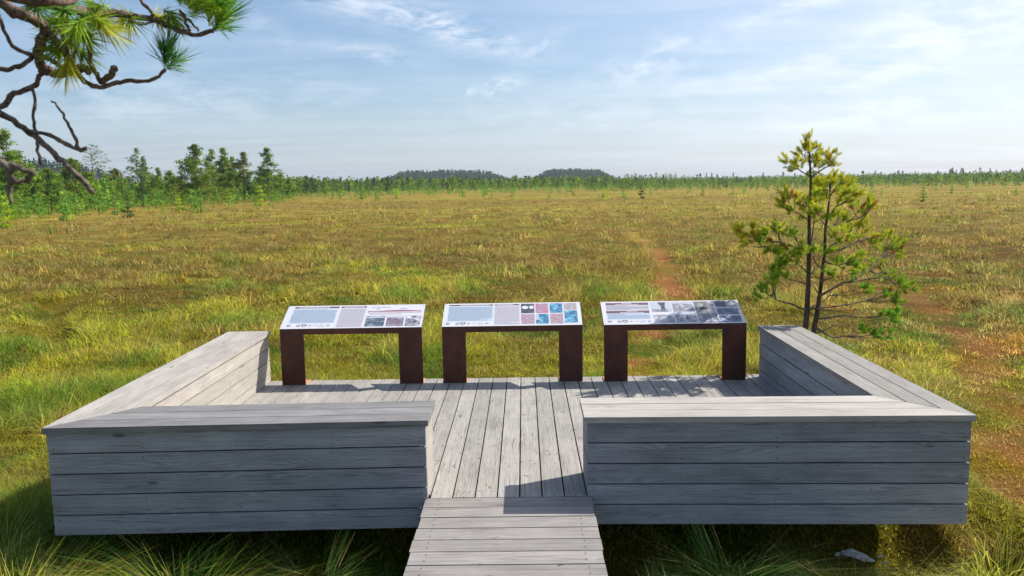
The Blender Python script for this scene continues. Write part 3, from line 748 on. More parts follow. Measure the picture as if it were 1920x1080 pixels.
def ell(cx_, cy_, a, b, n_=9): return [(cx_+a*math.cos(i*2*math.pi/n_), cy_+b*math.sin(i*2*math.pi/n_)) for i in range(n_)]
def lay1(lines, bar, logos, pic, q, panel, A, U, Vv, nn):
    bar(.05, .375, .885, .945, M_BAR); bar(.39, .575, .885, .945, M_BAR)
    lines(.05, .365, .25, .83, 13, M_INK, 'text_block', M_BLUE); lines(.395, .57, .06, .83, 16, M_INKP, 'text_block', M_LILAC)
    logos(.13, .03)
    sky_ = [([(0, .72), (1, .78), (1, 1), (0, 1)], M_SKYP)]
    pic(.592, .728, .06, .50, 'teal', [([(0, .8), (1, .8), (1, .9), (.7, .97), (.3, .95), (0, .9)], M_SKYP)])
    pic(.742, .864, .06, .50, 'mauve', [([(0, .82), (1, .78), (1, 1), (0, 1)], M_SKYP)])
    pic(.876, .985, .06, .50, 'grey', [(ell(.2, .85, .18, .13), M_WHITEP)])
    mb = MB(); P = lambda u, v: A+U*u+Vv*v+nn*.0072
    n_ = 24
    for i in range(n_):
        u0, u1 = .595+.38*i/n_, .595+.38*(i+1)/n_
        hh = lambda u: .012+.035*max(0, math.sin((u-.66)/.3*math.pi)) if u > .66 else .012
        b = .66
        mb.face([P(u0, b+.03), P(u1, b+.03), P(u1, b+.045+hh(u1)), P(u0, b+.045+hh(u0))], mi=0)
    for u in (.595, .975): mb.face([P(u-.002, .64), P(u+.002, .64), P(u+.002, .73), P(u-.002, .73)], mi=1)
    mb.face([P(.597, .635), P(.973, .635), P(.973, .645), P(.597, .645)], mi=0)
    mb.build('bog_profile_diagram', [M_PURP, M_INK], panel)
    lines(.61, .75, .86, .91, 1, M_INKP, 'caption'); lines(.65, .70, .78, .83, 1, M_INK, 'caption'); lines(.82, .87, .79, .84, 1, M_INK, 'caption'); lines(.6, .84, .56, .61, 1, M_INKP, 'caption')
def lay2(lines, bar, logos, pic, q, panel, A, U, Vv, nn):
    bar(.035, .36, .89, .94, M_BAR); bar(.372, .553, .89, .94, M_BAR)
    lines(.038, .355, .24, .84, 14, M_INK, 'text_block', M_BLUE); lines(.375, .55, .07, .84, 16, M_INKP, 'text_block', M_LILAC)
    logos(.12, .015)
    c0 = [(.565, .662), (.672, .764), (.775, .868), (.879, .972)]
    pic(*c0[0], .53, .95, 'dark', [(ell(.3, .6, .25, .18), M_WHITEP), (ell(.78, .6, .18, .18), M_WHITEP)]); pic(*c0[1], .53, .95, 'pink'); pic(*c0[2], .53, .95, 'blue'); pic(*c0[3], .66, .95, 'stone')
    pic(*c0[0], .07, .49, 'rose'); pic(*c0[1], .07, .49, 'blue', [([(0, .3), (.22, .5), (.2, 1), (0, 1)], M_SKYP)]); pic(*c0[2], .07, .49, 'rose'); pic(*c0[3], .1, .62, 'blue')
def lay3(lines, bar, logos, pic, q, panel, A, U, Vv, nn):
    bar(.035, .345, .84, .94, M_BARP); bar(.03, .34, .48, .59, M_BARP)
    lines(.038, .34, .63, .81, 5, M_INK, 'text_block', M_LILAC); lines(.035, .335, .24, .45, 5, M_INK, 'text_block', M_BLUE)
    logos(.13, .02)
    tree = [(.45, .15), (.7, .15), (.68, .5), (.75, 1), (.35, 1), (.5, .5)]
    pic(.36, .505, .52, .94, 'bw', [([(0, .25), (1, .25), (1, 1), (0, 1)], M_SKYP), (tree, M_DKP)])
    pic(.515, .665, .52, .94, 'bw', [([(0, .8), (.4, .85), (1, .7), (1, 1), (0, 1)], M_SKYP)])
    pic(.36, .505, .06, .46, 'bw', [([(0, .75), (.2, .85), (.75, .8), (1, .45), (1, 1), (0, 1)], M_WHITEP)])
    pic(.515, .665, .06, .49, 'bw', [([(0, .75), (1, .8), (1, 1), (0, 1)], M_SKYP), ([(.5, .25), (.62, .25), (.62, .7), (.5, .7)], M_DKP)])
    pic(.675, .815, .04, .95, 'grey', [([(0, .62), (.7, .62), (.7, 1), (0, 1)], PIC['mid']), ([(.22, .14), (.62, .2), (.6, .7), (.2, .72)], PIC['mid']), (ell(.3, .82, .16, .1), M_WHITEP)])
    pic(.825, .975, .68, .95, 'stone', [([(0, .1), (.5, .1), (.55, 1), (0, 1)], PIC['navy'])]); pic(.825, .975, .37, .64, 'navy'); pic(.825, .975, .05, .32, 'navy', [([(0, .1), (.4, .1), (.1, .8), (0, .7)], M_SKYP)])
info_board(-1.778, 8.576, 1.495, 'low rust-framed board with a bog profile diagram and three landscape pictures, left of the three', lay1)
info_board(-.084, 8.574, 1.470, 'low rust-framed board with blue and pink plant pictures, middle of the three', lay2)
info_board(1.612, 8.545, 1.478, 'low rust-framed board with black-and-white pictures, right of the three beside the pine', lay3)

# ------------------------------------------------------------------ bleached wood piece
def wood_piece():
    root = tag(empty('wood_fragment', (2.15, 5.0, -.35)), 'bleached broken piece of wood lying in dark grass before the right bench', 'wood piece')
    z = -.56; pp = atZ(1610, 1043, z+.02); root.location = (pp.x-.02, pp.y, z)
    def blob_(pts, rad, m_):
        mb = MB(); mb.tube(pts, rad, 7, wob=.25); return mb
    ox, oy = pp.x-2.17, pp.y-5.03
    M_BL = barkmat('bleached_wood', (.45, .45, .44), (.75, .77, .77), (40, 40, 40))
    mb = MB(); mb.tube([(x_+ox, y_+oy, z_) for x_, y_, z_ in [(2.06, 5.06, z+.03), (2.12, 5.05, z+.035), (2.2, 5.02, z+.01), (2.27, 5.0, z-.005)]], [.02, .034, .026, .006], 7, wob=.3); mb.build('splinter', M_BL, root)
    for pts, rr in (([(2.02, 5.06, z+.01), (2.035, 5.06, z+.02), (2.05, 5.06, z+.03)], [.008, .016, .014]),
                    ([(2.30, 5.02, z+.02), (2.33, 5.02, z+.025)], [.01, .014]), ([(2.31, 4.97, z-.0), (2.34, 4.96, z)], [.008, .01])):
        mb = MB(); mb.tube([(x_+ox, y_+oy, z_) for x_, y_, z_ in pts], rr, 6, wob=.3); mb.build('chip', M_BL, root)
wood_piece()

# ------------------------------------------------------------------ pines
def shoots(P, D, L, nn_, nlen, wdt, cfun, rng, open_=.75):
    """needles around shoots: P start (n,3), D unit direction, L shoot length; returns tris, colours"""
    n = len(P); I = np.repeat(np.arange(n), nn_); m = len(I)
    t = rng.random(m); a = rng.uniform(0, 2*np.pi, m)
    ref = np.where(np.abs(D[:, 2:3]) < .9, np.array([[0, 0, 1.]]), np.array([[1., 0, 0]]))
    s1 = np.cross(D, ref); s1 /= np.linalg.norm(s1, axis=1)[:, None]; s2 = np.cross(D, s1)
    out = s1[I]*np.cos(a)[:, None]+s2[I]*np.sin(a)[:, None]
    op = open_*rng.uniform(.45, 1.25, m)*(1-.55*t**3)
    nd = D[I]*np.cos(op)[:, None]+out*np.sin(op)[:, None]
    b = P[I]+D[I]*(t*L[I])[:, None]; ln = nlen*rng.uniform(.7, 1.15, m)
    tip = b+nd*ln[:, None]
    sd_ = np.cross(nd, rng.normal(size=(m, 3))); sd_ /= np.linalg.norm(sd_, axis=1)[:, None]; sd_ *= (wdt*rng.uniform(.7, 1.3, m)/2)[:, None]
    mid = b+nd*(ln*.55)[:, None]
    V = np.stack([b-sd_*.6, b+sd_*.6, mid+sd_, tip, mid-sd_], 1)
    return V, cfun(I, m)

# -- young pine right of the deck
def young_pine():
    rng = np.random.default_rng(5); rnd = random.Random(5)
    Y0 = 9.32
    T = lambda zx, zy, dy=0.: atY(1360+zx/2.571, 240+zy/2.571, Y0+dy)
    root = tag(empty('young_pine', (3.24, Y0, -.4)), 'young two-stemmed pine standing just behind the back end of the right bench', 'pine tree')
    g = float(gz(np.array([3.4]), np.array([Y0])))
    t1 = [Vector((3.26, Y0, g-.05)), T(385, 985), T(392, 900), T(400, 760), T(403, 640), T(405, 500), T(404, 430), T(410, 330), T(412, 240), T(408, 170), T(402, 70)]
    t2 = [Vector((3.33, Y0+.03, g-.05)), T(425, 985, .02), T(440, 900, .03), T(455, 810, .04), T(470, 680, .05), T(478, 600, .05), T(483, 480, .05), T(495, 400, .05), T(503, 330, .04), T(505, 270, .03)]
    t3 = [T(405, 600), T(420, 520, .1), T(428, 450, .15), T(440, 380, .2)]
    def br(r0, r1, n_): return [r0+(r1-r0)*(i/(n_-1))**.8 for i in range(n_)]
    mb = MB(); mb.tube(t1, br(.040, .008, len(t1)), 8, wob=.08); mb.build('trunk', M_BARK, root, smooth=True)
    mb = MB(); mb.tube(t2, br(.036, .007, len(t2)), 8, wob=.08); mb.build('trunk', M_BARK, root, smooth=True)
    B = [  # pixel polyline (zoom units), tip depth, foliage spots
        ([(410, 240), (375, 215), (330, 185)], -.15, [(300, 160), (325, 195), (350, 190), (335, 175)]),
        ([(412, 240), (450, 210), (505, 180), (520, 150)], .1, [(480, 185), (520, 135), (525, 180), (505, 150), (450, 180)]),
        ([(409, 170), (385, 140), (372, 125)], -.05, [(370, 130), (385, 100), (380, 150)]),
        ([(409, 170), (430, 130), (445, 105)], .05, [(440, 105), (430, 150), (452, 120), (430, 90)]),
        ([(402, 100), (400, 75)], 0, [(400, 65), (398, 90), (405, 120), (412, 140), (412, 200), (425, 165)]),
        ([(402, 440), (350, 410), (310, 375)], -.3, [(290, 385), (300, 345), (270, 375), (335, 340), (320, 400), (290, 320)]),
        ([(404, 430), (390, 390), (375, 350)], .25, [(375, 350), (395, 340), (360, 370), (390, 380), (380, 410)]),
        ([(403, 440), (430, 420), (455, 400)], -.35, [(430, 415), (455, 400), (415, 400), (470, 425), (440, 330), (435, 370)]),
        ([(405, 600), (330, 572), (270, 552), (190, 540), (130, 520)], -.45, [(75, 490), (100, 515), (135, 490), (165, 545), (225, 560), (120, 550), (70, 510), (150, 520), (190, 520), (240, 580), (95, 540)]),
        ([(330, 572), (290, 560), (185, 572), (130, 570)], -.55, [(210, 590), (240, 600), (170, 560)]),
        ([(270, 552), (258, 510), (262, 480)], -.4, [(260, 475), (245, 500), (275, 510), (205, 500)]),
        ([(405, 600), (360, 590), (335, 520)], -.35, [(330, 515), (350, 590), (365, 570), (320, 620), (290, 630), (300, 590), (345, 610)]),
        ([(400, 705), (350, 655), (330, 625)], -.3, [(335, 640), (375, 605), (300, 655)]),
        ([(398, 760), (350, 740), (310, 730)], -.2, [(290, 715)]),
        ([(392, 878), (320, 848), (240, 825), (205, 800)], -.5, [(165, 818), (205, 770), (235, 735), (245, 690), (225, 755), (185, 785), (240, 710), (250, 670)]),
        ([(245, 825), (232, 780), (240, 720)], -.55, [(235, 700), (215, 745)]),
        ([(392, 875), (470, 865), (600, 850), (740, 828)], .3, [(780, 800), (820, 830), (850, 765), (760, 815), (800, 840), (830, 745)]),
        ([(455, 810), (570, 745), (640, 735), (760, 720), (820, 755)], .4, [(880, 760), (860, 780), (890, 775), (830, 740), (850, 750), (800, 720)]),
        ([(600, 742), (680, 690), (740, 640), (772, 605)], .45, [(790, 580), (820, 615), (805, 545), (760, 640), (720, 650), (830, 590), (840, 560), (790, 520), (770, 600)]),
        ([(440, 920), (560, 905), (640, 912), (715, 920)], -.2, [(740, 905), (790, 925), (770, 900), (820, 890), (800, 905)]),
        ([(432, 990), (500, 965), (560, 950)], .1, []),
        ([(440, 870), (520, 880), (570, 890)], .2, []),
        ([(432, 960), (520, 1010), (640, 1000)], .3, [(650, 985), (700, 1000), (720, 1015), (780, 1005), (745, 990), (640, 970)]),
        ([(482, 480), (550, 458), (640, 435), (690, 405)], .2, [(695, 390), (660, 420), (690, 360), (615, 380), (640, 400), (700, 375), (560, 440), (590, 450)]),
        ([(490, 430), (530, 380), (600, 340)], -.3, [(600, 320), (640, 325), (580, 355), (560, 330), (620, 345), (545, 360)]),
        ([(503, 330), (540, 280), (565, 255)], -.1, [(560, 250), (590, 260), (545, 290), (570, 285)]),
        ([(503, 330), (470, 280), (450, 262)], .1, [(450, 258), (475, 268), (460, 285), (480, 300)]),
        ([(504, 300), (508, 265)], 0, [(510, 250), (500, 275), (520, 270), (495, 310), (525, 305)]),
        ([(478, 600), (560, 585), (640, 545), (700, 510)], .3, [(600, 500), (640, 480), (680, 500), (720, 520), (760, 520), (700, 560), (650, 530), (690, 540), (740, 545), (610, 540), (670, 470)]),
        ([(475, 640), (540, 660), (620, 640)], -.4, [(600, 640), (640, 630), (560, 640), (580, 670), (620, 660), (540, 650), (600, 700)]),
        ([(478, 600), (520, 560), (570, 530)], -.3, [(530, 520), (560, 500), (590, 540), (545, 550)]),
        ([(470, 680), (430, 640), (400, 600)], -.3, [(430, 600), (470, 610), (500, 600)]),
        ([(462, 740), (520, 720), (520, 680)], -.35, [(500, 705), (520, 710), (640, 690)]),
        ([(483, 480), (520, 470), (560, 440)], .1, [(520, 440), (545, 430), (575, 440)]),
        ([(484, 480), (460, 440), (420, 350)], .3, [(440, 330), (460, 350), (430, 300)]),
        ([(455, 810), (430, 770), (420, 740)], .1, []), ([(400, 720), (430, 680), (440, 650)], .1, []),
        ([(392, 880), (420, 860), (470, 840), (520, 770)], .15, [(650, 770), (680, 790)]),
        ([(700, 690), (740, 700), (790, 690)], .5, [(800, 700), (760, 700), (780, 715)]),
        ([(483, 560), (420, 590), (400, 610)], .1, []),
    ]
    bm_ = MB(); P = []; D = []; Cs = []; tm = MB()
    tm.tube(t3, [.012, .009, .007, .004], 6)
    for pl, dep, fol in B:
        n_ = len(pl); pts = [T(a, b, dep*i/(n_-1)+rnd.uniform(-.02, .02)*(i > 0)) for i, (a, b) in enumerate(pl)]
        # subdivide with a little kink
        q = []
        for a, b in zip(pts, pts[1:]):
            q += [a, (a+b)/2+Vector((rnd.uniform(-1, 1), rnd.uniform(-1, 1), rnd.uniform(-1, 1)))*.012]
        q.append(pts[-1]); L_ = sum((b-a).length for a, b in zip(q, q[1:])); r0 = .006+.011*min(1, L_)
        mb = MB(); mb.tube(q, [r0+(.0035-r0)*i/(len(q)-1) for i in range(len(q))], 6)
        # side twigs to the foliage spots
        for (fx, fy) in fol:
            c = T(fx, fy, dep+rnd.uniform(-.12, .12))
            j = min(range(len(q)), key=lambda i_: (q[i_]-c).length); s_ = q[max(0, j-1)]
            if (c-s_).length > .02: mb.tube([s_, (s_+c)/2+Vector((0, 0, -.015)), c], [.005, .004, .003], 5, cap=False)
            lit = rnd.random()
            main = (c-s_).normalized() if (c-s_).length > .01 else Vector((0, 0, 1))
            for k in range(6):
                dr = (main*.9+Vector((rnd.uniform(-1, 1), rnd.uniform(-1, 1), rnd.uniform(-.3, 1.3)))*.75).normalized()
                st = c+Vector((rnd.uniform(-1, 1), rnd.uniform(-1, 1), rnd.uniform(-1, 1)))*.032
                P.append(st); D.append(dr)
                lit_yel = np.clip(1-(fy-200)/750, 0, 1)*.75+rnd.uniform(-.25, .35)  # higher spots yellower: sunlit look put into the needle colour
                if fx > 600 and 400 < fy < 560: lit_yel += .25
                if fx < 170 and fy < 570: lit_yel += .45
                lit_yel = np.clip(lit_yel, 0, 1)
                Cs.append(np.array((.19, .42, .035))*(1-lit_yel)+np.array((.66, .60, .04))*lit_yel)
        mb.build('branch', M_TWIG if fol else M_DEAD, root, smooth=True)
    tm.build('branch', M_TWIG, root, smooth=True)
    P = np.array([tuple(p) for p in P]); D = np.array([tuple(p) for p in D]); Cs = np.array(Cs); n = len(P)
    def cf(I, m):
        c = Cs[I]*rng.uniform(.55, 1.4, (m, 1)); o = rng.random(n) < .035; c[o[I]] = np.array((.42, .16, .05)); return c
    V, C = shoots(P, D, rng.uniform(.05, .10, n), 80, .047, .0030, cf, rng)
    tri_mesh('needles', V, C, M_NEEDLE, root)
young_pine()

# -- overhanging branches of the near pine, top left
def near_pine():
    rng = np.random.default_rng(9); rnd = random.Random(9)
    root = tag(empty('overhanging_pine', (-2.1, 1.3, -.4)), 'old pine beside the boardwalk whose needled and dead boughs hang into the view, top left', 'pine tree')
    mb = MB(); mb.tube([(-2.1, 1.3, -.6), (-2.08, 1.32, .6), (-2.0, 1.35, 1.8), (-2.03, 1.4, 3.2), (-1.95, 1.5, 4.5)], [.15, .12, .105, .09, .06], 12, wob=.06)
    mb.build('trunk', M_BARK, root, smooth=True)
    Z = lambda x, y, d: atY(x/2.455, y/2.455, d)
    def smoothp(pts, n_=4):
        q = []
        for i in range(len(pts)-1):
            p0 = pts[max(0, i-1)]; p1 = pts[i]; p2 = pts[i+1]; p3 = pts[min(len(pts)-1, i+2)]
            for k in range(n_):
                t = k/n_
                q.append(.5*((2*p1)+(p2-p0)*t+(2*p0-5*p1+4*p2-p3)*t*t+(-p0+3*p1-3*p2+p3)*t**3))
        q.append(pts[-1]); return q
    def limb(name, pl, r0, r1, m_, start=None):
        pts = [Z(*p) for p in pl]
        q = smoothp(pts); n_ = len(q)
        q = [p+Vector((rnd.uniform(-1, 1), rnd.uniform(-1, 1), rnd.uniform(-1, 1)))*.0014 for p in q]
        if start: q = [Vector(start), (Vector(start)*.5+q[0]*.5)+Vector((0, 0, .02))]+q; n_ = len(q)
        mb = MB(); mb.tube(q, [(r0+(r1-r0)*i/(n_-1))*rnd.uniform(.88, 1.15) for i in range(n_)], 8, wob=.1); mb.build(name, m_, root, smooth=True)
    TR = (-2.0, 1.36, 2.35)
    limb('bough', [(-260, -60, 1.15), (0, -30, 1.1), (150, -5, 1.15), (300, 42, 1.2), (420, 55, 1.25), (530, 62, 1.28), (650, 78, 1.3), (740, 102, 1.3), (830, 142, 1.3), (900, 160, 1.3), (985, 145, 1.3)], .0085, .0030, M_TWIG, TR)
    limb('bough', [(-200, -90, 1.0), (60, -25, .95), (220, 0, .95), (340, -5, 1.0)], .011, .006, M_TWIG, (-2.0, 1.38, 2.5))
    limb('bough', [(-150, -60, 1.2), (0, 5, 1.2), (70, 55, 1.2), (130, 80, 1.2), (205, 115, 1.22), (205, 150, 1.22), (185, 200, 1.22), (178, 245, 1.23), (190, 300, 1.24), (230, 332, 1.25), (300, 335, 1.25), (370, 318, 1.25), (415, 325, 1.26)], .0085, .0062, M_TWIG, (-2.0, 1.37, 2.45))
    limb('branch', [(205, 120, 1.22), (260, 190, 1.22), (310, 255, 1.22), (345, 320, 1.23), (390, 375, 1.25), (460, 402, 1.27), (520, 385, 1.28), (580, 374, 1.29), (680, 374, 1.3), (730, 350, 1.3), (762, 322, 1.3)], .0046, .0024, M_TWIG)
    limb('branch', [(175, 240, 1.23), (200, 260, 1.22), (250, 285, 1.22), (300, 320, 1.23)], .004, .0035, M_TWIG)
    limb('branch', [(400, 150, 1.2), (410, 215, 1.21), (415, 275, 1.22), (440, 340, 1.24), (470, 378, 1.26)], .0028, .0035, M_TWIG)
    limb('branch', [(470, 378, 1.26), (505, 350, 1.24), (528, 308, 1.23)], .0045, .0050, M_TWIG)
    limb('branch', [(640, -10, 1.3), (665, 20, 1.3), (705, 68, 1.3)], .0024, .0024, M_TWIG)
    limb('branch', [(600, 85, 1.27), (640, 108, 1.28), (700, 100, 1.3)], .0018, .0018, M_TWIG)
    limb('branch', [(830, 45, 1.28), (850, 95, 1.29), (875, 140, 1.3)], .0022, .0022, M_TWIG)
    limb('branch', [(840, 60, 1.32), (880, 105, 1.32), (915, 140, 1.31)], .0018, .0018, M_TWIG)
    limb('branch', [(270, 130, 1.2), (300, 200, 1.2), (320, 260, 1.21)], .0025, .0025, M_TWIG)
    limb('branch', [(370, 160, 1.2), (345, 230, 1.2), (335, 290, 1.22)], .0025, .0025, M_TWIG)
    # twigs that stay bare
    limb('dead_branch', [(-120, -40, 1.25), (-20, 40, 1.25), (10, 120, 1.24), (60, 210, 1.24), (150, 258, 1.23)], .0024, .0030, M_TWIG)
    limb('dead_branch', [(-200, 300, 1.25), (0, 318, 1.24), (80, 305, 1.24), (150, 262, 1.23)], .0032, .0035, M_TWIG)
    limb('dead_branch', [(185, 325, 1.24), (180, 360, 1.24), (150, 400, 1.24), (60, 432, 1.23), (-10, 495, 1.22), (-260, 560, 1.2)], .0036, .0044, M_TWIG)
    limb('dead_branch', [(150, 400, 1.24), (160, 480, 1.24), (155, 560, 1.24), (170, 640, 1.24), (175, 690, 1.24), (190, 755, 1.24)], .0025, .0024, M_DEAD)
    limb('dead_branch', [(-250, 420, 1.15), (0, 518, 1.18), (110, 592, 1.2), (200, 660, 1.2), (270, 725, 1.2), (350, 805, 1.2), (428, 888, 1.2)], .0048, .0036, M_DEAD, (-2.03, 1.34, 2.0))
    limb('dead_branch', [(110, 592, 1.2), (230, 625, 1.2), (300, 660, 1.2), (370, 692, 1.2), (396, 678, 1.2)], .0027, .0034, M_DEAD)
    limb('dead_branch', [(360, 684, 1.2), (340, 620, 1.19), (300, 545, 1.18), (270, 495, 1.18), (235, 463, 1.18)], .0027, .0012, M_DEAD)
    limb('dead_branch', [(-220, 640, .62), (0, 745, .6), (50, 800, .6), (38, 860, .6), (48, 935, .6)], .0028, .0014, M_DEAD, (-2.03, 1.32, 1.8))
    limb('dead_branch', [(10, 755, .6), (90, 775, .6), (150, 803, .6), (100, 838, .6), (52, 822, .6)], .0022, .0018, M_DEAD)
    # needle tufts: spot, shoot direction in the picture, shoot length, number, needle length
    Pn = []; Dn = []; Ln = []; Cn = []; 
    def tuft(x, y, d, dx, dy, L, c, dz=0.):
        p = Z(x, y, d); e = Z(x+dx, y+dy, d+dz); D_ = (e-p).normalized(); Pn.append(tuple(p)); Dn.append(tuple(D_)); Ln.append(L); Cn.append(c)
    gr = (.11, .28, .03); yg = (.28, .42, .03); yl = (.48, .48, .04)
    tuft(975, 148, 1.3, 60, -70, .035, gr); tuft(985, 140, 1.3, 80, -40, .03, gr, .05); tuft(960, 135, 1.3, 10, -80, .04, yg); tuft(980, 140, 1.32, 40, -80, .04, yg, -.03)
    tuft(755, 325, 1.3, 10, -60, .05, gr); tuft(765, 318, 1.3, 40, -35, .045, gr, .03); tuft(760, 300, 1.3, 0, -60, .045, (.05, .15, .03), -.03)
    for x, y, dx, dy, c in [(700, 60, 60, 40, yl), (750, 40, 40, 30, yg), (830, 30, -10, -50, yg), (860, 40, 60, -40, yg), (905, 10, 40, -50, yg), (610, 50, -40, 30, yl), (590, 70, 10, 50, yg),
                            (650, -10, 20, -40, yl), (800, -10, 50, 10, yg), (950, 20, 50, -30, yg), (940, 60, 60, -60, gr), (1000, 30, 50, -40, gr), (880, 80, 30, -50, yg)]:
        tuft(x, y, rnd.uniform(1.26, 1.34), dx, dy, .03, c, rnd.uniform(-.05, .05))
    for k in range(14):
        x = rnd.uniform(90, 500); y = rnd.uniform(-20, 110)
        tuft(x, y, rnd.uniform(1.1, 1.3), rnd.uniform(-60, 80), rnd.uniform(-20, 60), rnd.uniform(.02, .04), rnd.choice([gr, yg, yg, yl]), rnd.uniform(-.08, .08))
    for x, y, dx, dy, c in [(330, 170, -20, 50, yl), (300, 210, -40, 30, yg), (350, 220, 30, 30, yg), (320, 240, -10, 50, yl), (280, 180, -50, 20, gr), (370, 160, 40, 20, yg), (330, 130, 10, 50, yg)]:
        tuft(x, y, rnd.uniform(1.18, 1.26), dx, dy, .025, c, rnd.uniform(-.05, .05))
    Pn, Dn, Ln, Cn = map(np.array, (Pn, Dn, Ln, Cn))
    def cf(I, m):
        c = Cn[I]*rng.uniform(.6, 1.4, (m, 1)); return c
    V, C = shoots(Pn, Dn, Ln, 80, .052, .0014, cf, rng, .62)
    tri_mesh('needles', V, C, M_NEEDLE, root)
near_pine()

# -- background pines: one proto per variant, copied with its parts
def pine_proto(name, seed, h, cb, spread, nclump, ntri, ts, cols, trunk_r, top=.18, bare=.0, shape=1., open_=0.):
    """crown of leaf clumps on whorled limbs; cb = crown base (fraction of height)"""
    rng = np.random.default_rng(seed); rnd = random.Random(seed)
    root = empty(name)
    mb = MB(); lean_ = rnd.uniform(-.03, .03)
    mb.tube([(0, 0, -.3), (lean_*h*.3, 0, h*.35), (lean_*h*.6, .02*h, h*.7), (lean_*h, 0, h*.97)], [trunk_r, trunk_r*.8, trunk_r*.5, trunk_r*.12], 6)
    C0 = []; D0 = []
    nw = max(5, int(h*1.6)); 
    limbs = []
    for i in range(nw):
        f = i/(nw-1); z = h*(cb+(1-cb)*f); R_ = spread*h*((1-f)**shape*(1-top)+top*(1-f*.8))*rnd.uniform(.75, 1.15)
        if f < .2: R_ *= .7+f*1.5
        for k in range(rnd.randint(3, 5)):
            a = rnd.uniform(0, 6.28); r1 = R_*rnd.uniform(.6, 1.1); rise = rnd.uniform(.0, .45)*r1
            e = Vector((math.cos(a)*r1, math.sin(a)*r1, z+rise)); s_ = Vector((lean_*z, 0, z)); limbs.append((s_, e, r1))
    for s_, e, r1 in limbs:
        if trunk_r > .05: mb.tube([s_, (s_+e)/2+Vector((0, 0, -.04*r1)), e], [trunk_r*.25, trunk_r*.16, trunk_r*.07], 4, cap=False)
    tot = sum(l[2] for l in limbs)
    for s_, e, r1 in limbs:
        for k in range(max(1, int(nclump*r1/tot+rnd.random()))):
            t = rnd.uniform(.35, 1.05)
            if rnd.random() < open_: continue
            C0.append(tuple(s_+(e-s_)*t+Vector((rnd.gauss(0, .09), rnd.gauss(0, .09), rnd.gauss(0, .06)))*r1)); D0.append(r1)
    for k in range(max(2, nclump//40)): C0.append((lean_*h+rnd.gauss(0, .01)*h*.3, rnd.gauss(0, .01)*h*.3, h*rnd.uniform(.92, 1.02))); D0.append(spread*h*.2)
    C0 = np.array(C0); n = len(C0); I = np.repeat(np.arange(n), ntri); m = len(I)
    cz = ts*1.15
    P = C0[I]+rng.normal(0, 1, (m, 3))*np.array([cz, cz, cz*.5])
    d = rng.normal(0, 1, (m, 3))+np.array([0, 0, .5])+(C0[I]*np.array([1, 1, 0]))/max(.1, spread*h)*.8; d /= np.linalg.norm(d, axis=1)[:, None]
    s2 = np.cross(d, rng.normal(size=(m, 3))); s2 /= np.linalg.norm(s2, axis=1)[:, None]
    ln = ts*rng.uniform(.7, 1.5, (m, 1)); wd = ln*.26
    V = np.stack([P-s2*wd, P+s2*wd, P+d*ln*1.3], 1)
    base = np.array(cols)[rng.integers(0, len(cols), n)]*rng.uniform(.65, 1.6, (n, 1))
    C = base[I]*rng.uniform(.7, 1.35, (m, 1))
    mb.build('trunk', M_BARK, root, smooth=True)
    tri_mesh('crown', V, C, M_NEEDLE, root)
    return root
def put(proto, first, x, y, s, label, cat, group, rz, sxy=None):
    if first: o = proto
    else:
        o = proto.copy(); col.objects.link(o)
        for ch in proto.children:
            c = ch.copy(); col.objects.link(c); c.parent = o
            for k_ in ('label',):
                if k_ in c: del c[k_]
    sxy = s if sxy is None else sxy
    o.location = (x, y, float(gz(np.array([x]), np.array([y])))); o.scale = (sxy, sxy, s); o.rotation_euler = (0, 0, rz)
    tag(o, label, cat, group)
    return o
OLV = [(.14, .22, .03), (.22, .27, .035), (.09, .15, .028)]
GRN = [(.15, .27, .03), (.21, .32, .03), (.10, .20, .03)]
DRK = [(.035, .085, .03), (.05, .11, .035), (.08, .14, .035)]
SAP = [(.19, .37, .05), (.26, .43, .05), (.13, .29, .045)]
YEL = [(.42, .50, .03), (.30, .45, .03)]
def ground_at(px, py):
    """where the picture's ground pixel lies on the bog"""
    p = atZ(px, py, -.42); return p.x, p.y
# named large trees: px of trunk base, base y, top y, style
BIG = [(372, 383, 274, 'bushy', 'broad olive pine with a low spreading crown at the left forest edge'),
       (402, 376, 283, 'bushy2', 'pine just right of and behind the broad olive pine, its crown grown into it'),
       (424, 380, 280, 'slim', 'slim pointed pine, first of the three standing right of the broad olive pine'),
       (438, 377, 296, 'slim', 'shorter pine squeezed between the slim pointed pine and the brownish crowned pine'),
       (459, 377, 288, 'round', 'brownish crowned pine with a double trunk between slim pointed pine and dark pine'),
       (506, 375, 280, 'dark', 'dark green pine standing last at the right end of the left tree group'),
       (494, 372, 318, 'dark', 'small dark pine leaning on the left side of the last dark green pine'),
       (262, 377, 280, 'open', 'thin pine with an open top beside the bleached dead trunk'),
       (274, 376, 296, 'slim', 'lower pointed pine right beside the thin open-topped pine'),
       (180, 378, 273, 'sparse', 'tall sparse pine with flat airy tiers behind the dead twigs'),
       (20, 404, 246, 'open2', 'tall pine at the left edge of the view'),
       (142, 392, 300, 'roundo', 'olive round-topped pine with a bare lower trunk left of the tall sparse pine'),
       (95, 390, 318, 'roundo', 'rounded olive pine between the left edge pine and the bare-trunked pine'),
       (60, 392, 312, 'bushy2', 'dense pine just right of the left edge pine'),
       (220, 380, 318, 'roundo', 'low round olive pine left of the bleached dead trunk'),
       (320, 380, 322, 'bushy2', 'low olive pine left of the broad olive pine'),
       (300, 376, 316, 'slim', 'narrow pine poking up between the open-topped pine and the broad olive pine'),
       (542, 372, 338, 'bushy2', 'low pine right of the last dark green pine')]
